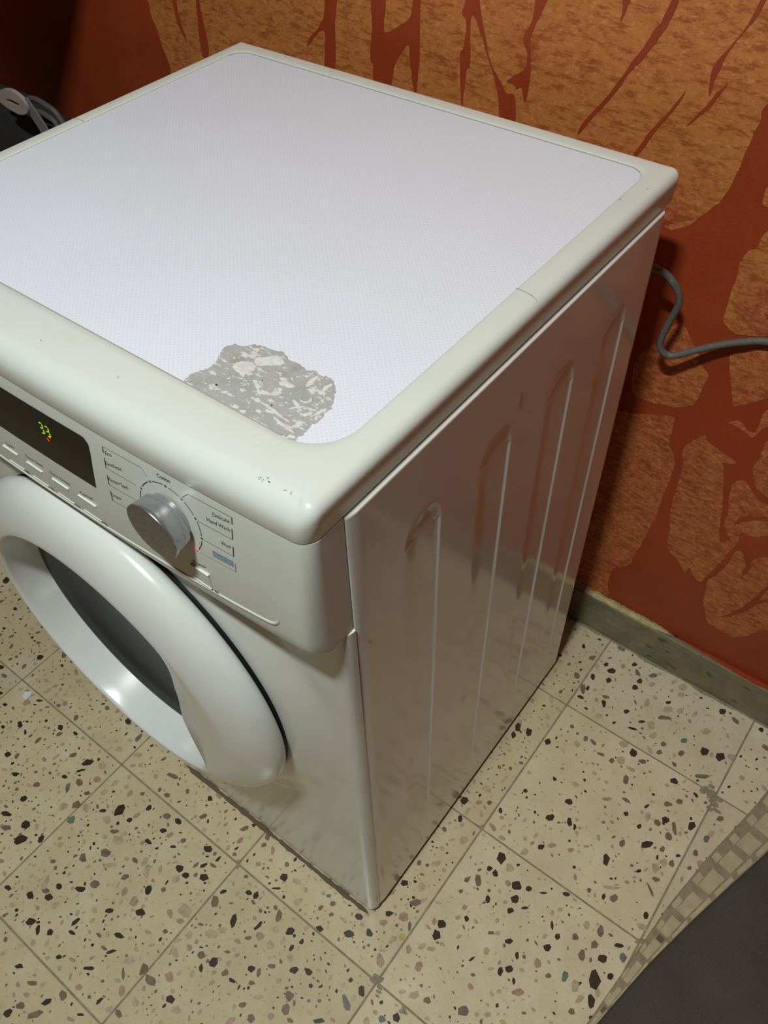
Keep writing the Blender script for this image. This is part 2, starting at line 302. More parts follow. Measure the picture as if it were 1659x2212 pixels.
SMEAR = [[-0.049,0.0644],[-0.0182,0.076],[0.0054,0.0795],[0.0316,0.0762],[0.0575,0.073],[0.0978,0.0773],[0.122,0.0707],[0.1415,0.0628],[0.1369,0.0489],[0.0858,0.0573],[0.035,0.059],[-0.0034,0.0563],[-0.0466,0.049]]
WORN = [[-0.1566,0.0544],[-0.1585,0.0623],[-0.1578,0.0696],[-0.1544,0.0737],[-0.1536,0.0803],[-0.156,0.089],[-0.1606,0.0982],[-0.1599,0.1032],[-0.1575,0.108],[-0.1499,0.1113],[-0.1464,0.1156],[-0.1414,0.1183],[-0.135,0.1193],[-0.1273,0.1203],[-0.1211,0.1229],[-0.1171,0.1205],[-0.1124,0.1186],[-0.1021,0.119],[-0.0939,0.1164],[-0.0882,0.1205],[-0.0832,0.1173],[-0.0773,0.1199],[-0.0699,0.1185],[-0.0622,0.111],[-0.0568,0.1021],[-0.0533,0.0952],[-0.0542,0.0884],[-0.0509,0.0832],[-0.0531,0.0755],[-0.0517,0.0676],[-0.0521,0.0593],[-0.0524,0.0547],[-0.0582,0.0527],[-0.0672,0.0505],[-0.0744,0.0511],[-0.0855,0.0509],[-0.0972,0.0511],[-0.1093,0.0516],[-0.1188,0.0516],[-0.1293,0.0513],[-0.1441,0.0503],[-0.1523,0.0509]]
FLAKES = [[[-0.1402,0.0882],[-0.1407,0.0939],[-0.137,0.0978],[-0.131,0.0992],[-0.127,0.0994],[-0.1247,0.0951],[-0.1257,0.091],[-0.1276,0.0879],[-0.125,0.0839],[-0.13,0.0853],[-0.1358,0.0862]],[[-0.1336,0.1052],[-0.1285,0.1097],[-0.1241,0.1155],[-0.1178,0.1165],[-0.1125,0.1133],[-0.115,0.1081],[-0.1208,0.1039],[-0.1271,0.099]],[[-0.1398,0.1033],[-0.1383,0.1115],[-0.1355,0.1099],[-0.1339,0.1049],[-0.1361,0.1033]],[[-0.1183,0.0857],[-0.1151,0.0868],[-0.1117,0.0851],[-0.1066,0.0847],[-0.1083,0.0826],[-0.1052,0.08],[-0.0974,0.0823],[-0.0991,0.0893],[-0.0954,0.0871],[-0.092,0.0892],[-0.0926,0.0834],[-0.0987,0.0798],[-0.1045,0.0773],[-0.1104,0.0811]],[[-0.1009,0.0945],[-0.0986,0.0978],[-0.0935,0.0986],[-0.089,0.0982],[-0.0909,0.0944],[-0.0965,0.0928]],[[-0.0823,0.103],[-0.0843,0.1065],[-0.0847,0.1137],[-0.0832,0.1173],[-0.0814,0.1119],[-0.0802,0.1045]],[[-0.0795,0.101],[-0.076,0.1076],[-0.0745,0.1045],[-0.0728,0.0985],[-0.0759,0.0995]],[[-0.0776,0.0903],[-0.0741,0.0896],[-0.0711,0.0926],[-0.0718,0.096],[-0.0696,0.0928],[-0.0704,0.0891],[-0.0747,0.0876]],[[-0.067,0.0776],[-0.0618,0.0844],[-0.0599,0.0835],[-0.0631,0.0781]],[[-0.0588,0.0835],[-0.0568,0.0927],[-0.0544,0.0913],[-0.057,0.0833]],[[-0.1106,0.0553],[-0.1098,0.0594],[-0.1063,0.06],[-0.1052,0.0577]],[[-0.1038,0.0568],[-0.1001,0.059],[-0.0981,0.0582],[-0.1017,0.0559]],[[-0.103,0.0523],[-0.0981,0.052],[-0.0921,0.0518],[-0.084,0.0517],[-0.0761,0.0529],[-0.0706,0.0524],[-0.0757,0.0561],[-0.0816,0.0564],[-0.0908,0.0565],[-0.0935,0.0569],[-0.0887,0.0543],[-0.0813,0.0536],[-0.0822,0.0522],[-0.0918,0.0527],[-0.0994,0.0534]],[[-0.1021,0.0729],[-0.0997,0.0735],[-0.0939,0.0721],[-0.0856,0.0719],[-0.0757,0.0697],[-0.0683,0.069],[-0.0689,0.0678],[-0.0767,0.0683],[-0.0857,0.0695],[-0.0937,0.0707]],[[-0.0797,0.0654],[-0.0731,0.0656],[-0.0656,0.0635],[-0.058,0.0623],[-0.0583,0.0614],[-0.0662,0.0616],[-0.0743,0.0632]],[[-0.0644,0.0511],[-0.062,0.0557],[-0.0592,0.0556],[-0.0588,0.0595],[-0.0549,0.0594],[-0.0537,0.0574],[-0.0575,0.0568],[-0.0582,0.0527]],[[-0.076,0.0788],[-0.0742,0.0832],[-0.0699,0.0848],[-0.0724,0.0811]],[[-0.1344,0.0754],[-0.1329,0.0782],[-0.1329,0.0757]],[[-0.1332,0.063],[-0.1312,0.0648],[-0.1308,0.0637],[-0.1324,0.0626]],[[-0.0698,0.1055],[-0.0718,0.1106],[-0.0697,0.1162],[-0.068,0.1142],[-0.0687,0.1096],[-0.0688,0.1071]],[[-0.1225,0.0781],[-0.1213,0.0798],[-0.1207,0.0778]],[[-0.0832,0.0806],[-0.0819,0.0824],[-0.0815,0.0806]]]
MAT_IN = [[0.4136,0.4959],[0.3958,0.433],[0.3781,0.3776],[0.3499,0.2868],[0.3253,0.1972],[0.3114,0.133],[0.3041,0.0972],[0.295,0.0542]]
MAT_OUT = [[0.3599,0.6473],[0.3446,0.5686],[0.3284,0.5016],[0.3062,0.3861],[0.2958,0.2872],[0.2939,0.1804],[0.2894,0.1002],[0.2837,0.0456]]
TEXT = [["Eco",[-0.1907,0.8022],[-0.1835,0.8038]],["Synthetic",[-0.193,0.7918],[-0.1747,0.7947]],["Rinse+Spin",[-0.1942,0.7756],[-0.1717,0.7787]],["Drain",[-0.1953,0.7589],[-0.1842,0.7607]],["Cotton",[-0.1355,0.8107],[-0.1226,0.8115]],["Delicate",[-0.0836,0.8027],[-0.0682,0.8046]],["Hand Wash",[-0.09,0.7944],[-0.0687,0.7964]],["Wool",[-0.0787,0.7784],[-0.0694,0.7797]],["Quick 29'",[-0.087,0.761],[-0.0709,0.7625]],["Power",[-0.1122,0.7372],[-0.0988,0.7392]],["Option",[-0.2413,0.7338],[-0.2238,0.7368]],["Time Delay",[-0.2795,0.7348],[-0.2532,0.736]],["Time Save",[-0.3127,0.7348],[-0.2879,0.7364]],["Spin",[-0.3409,0.7328],[-0.3287,0.7347]]]
LINES = [[[-0.192,0.8092],[-0.1515,0.8103],[-0.1468,0.8046]],[[-0.1936,0.7882],[-0.1618,0.7886]],[[-0.1952,0.7706],[-0.1657,0.7717]],[[-0.1955,0.7541],[-0.1736,0.7554]],[[-0.0656,0.8115],[-0.1061,0.8104],[-0.1119,0.8041]],[[-0.0669,0.79],[-0.1,0.7889]],[[-0.0676,0.773],[-0.0967,0.7724]],[[-0.0673,0.757],[-0.1023,0.7556]]]
THICK = [[[-0.192,0.8092],[-0.1929,0.803]],[[-0.1932,0.7979],[-0.1936,0.7882]],[[-0.1943,0.7808],[-0.1952,0.7706]],[[-0.1955,0.764],[-0.1955,0.7541]],[[-0.0656,0.8115],[-0.0659,0.8049]],[[-0.0665,0.8002],[-0.0669,0.79]],[[-0.067,0.7831],[-0.0676,0.773]],[[-0.0671,0.7661],[-0.0673,0.757]]]
